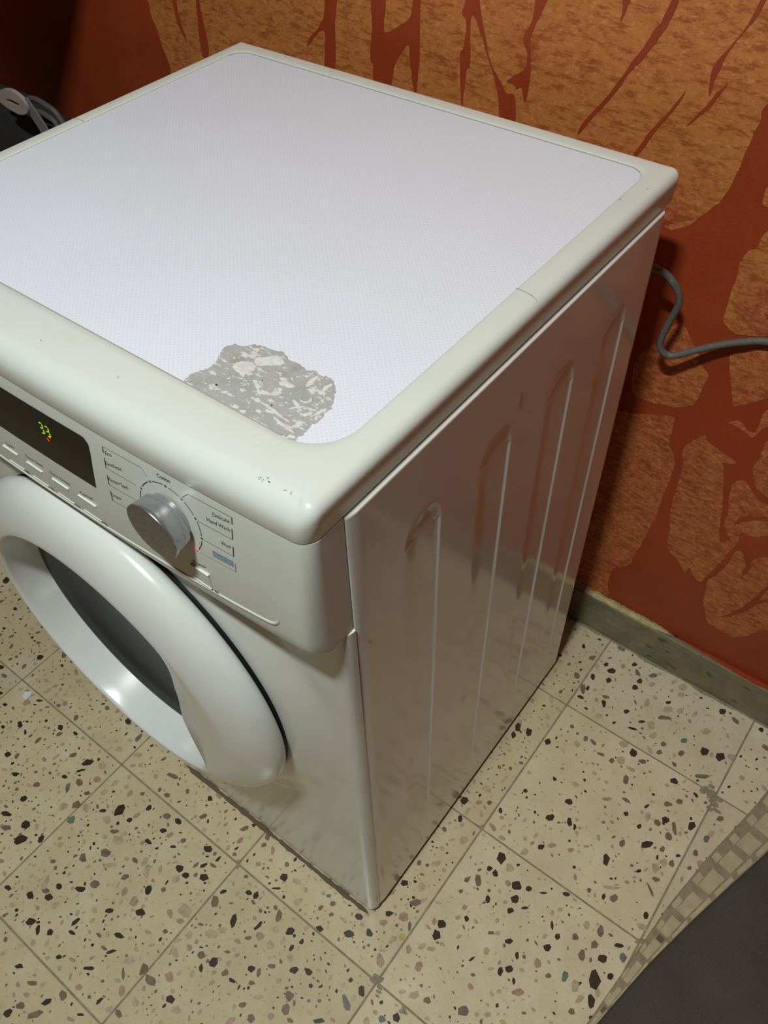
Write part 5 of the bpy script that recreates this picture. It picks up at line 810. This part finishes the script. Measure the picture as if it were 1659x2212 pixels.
y = -.30
while y < .55:
    l = rnd.uniform(.026, .036)
    check(y, y + l, .56, .83, M['check']); 
    if y > .10: check(y + .002, y + l * .55, .41, .53, M['check'], .0030)
    check(y + .004, y + l + .006, .885, .955, M['check'], .0036)
    if rnd.random() < .3: check(y + l + .001, y + l + .009, .60, .80, M['brownstain'], .0033)
    y += l + rnd.uniform(.009, .013)

# travel bag behind the machine on the left
bag = empty('travel_bag', (-1.04, .47, 0)); tag(bag, 'dark grey bag with a grey strap and pale buckle behind the washing machine', 'bag')
bm = new(); P = []
nz, na = 22, 36
BX0, BX1, BY0, BY1 = -1.225, -.868, .4555, .530
for i in range(nz + 1):
    s_ = i / nz; z = .004 + .70 * s_
    sh = 1.0 if s_ < .8 else math.sqrt(max(0, 1 - ((s_ - .8) / .2) ** 2.4)) * .9 + .1
    row = []
    for k in range(na):
        a = 2 * math.pi * k / na; ca, sa = math.cos(a), math.sin(a); e = .45
        row.append(((BX0 + BX1) / 2 + (BX1 - BX0) / 2 * sh ** .5 * math.copysign(abs(ca) ** e, ca), (BY0 + BY1) / 2 + (BY1 - BY0) / 2 * sh * math.copysign(abs(sa) ** e, sa), z))
    P.append(row)
V = None
V = grid_into(bm, P, close_v=True); bm.faces.new(V[0]); bm.faces.new(V[-1]); obj('bag_body', bm, M['bag'], bag, smooth=True)
for L in ([(-1.0, .449, .719), (-.955, .449, .716), (-.914, .449, .734), (-.879, .449, .731), (-.862, .450, .722), (-.850, .452, .690), (-.848, .452, .60)],
          [(-.959, .447, .705), (-.912, .447, .718), (-.880, .447, .716), (-.867, .448, .705), (-.858, .450, .66), (-.856, .452, .58)]):
    bm = new(); tube_into(bm, catmull(L, 6), .0042, 8); obj('piping', bm, M['piping'], bag, smooth=True)
bm = new(); sl = catmull([(-.914, .435, .738), (-.905, .437, .722), (-.890, .440, .690), (-.868, .443, .62), (-.855, .444, .50)], 5)
grid_into(bm, [[(p.x - .011, p.y, p.z - .004), (p.x + .011, p.y - .001, p.z + .004), (p.x + .011, p.y + .0015, p.z + .004), (p.x - .011, p.y + .0025, p.z - .004)] for p in sl], close_v=True)
obj('strap', bm, M['strap'], bag)
bm = new()
def bk(s_): return catmull([(-.975, .432, .722), (-.962, .431, .740), (-.930, .430, .7475), (-.907, .431, .738), (-.908, .432, .722), (-.935, .432, .713)], 5, True)
o_ = bk(1); ctr = sum(o_, Vector()) / len(o_)
i_ = [Vector((ctr.x + (p.x - ctr.x) * .42, p.y, ctr.z - .001 + (p.z - ctr.z) * .22)) for p in o_]
grid_into(bm, [[p + Vector((0, 0, 0)) for p in i_], o_, [p + Vector((0, .006, 0)) for p in o_], [p + Vector((0, .006, 0)) for p in i_]], close_u=True, close_v=True)
obj('buckle', bm, M['buckle'], bag, smooth=False, label='pale plastic buckle')
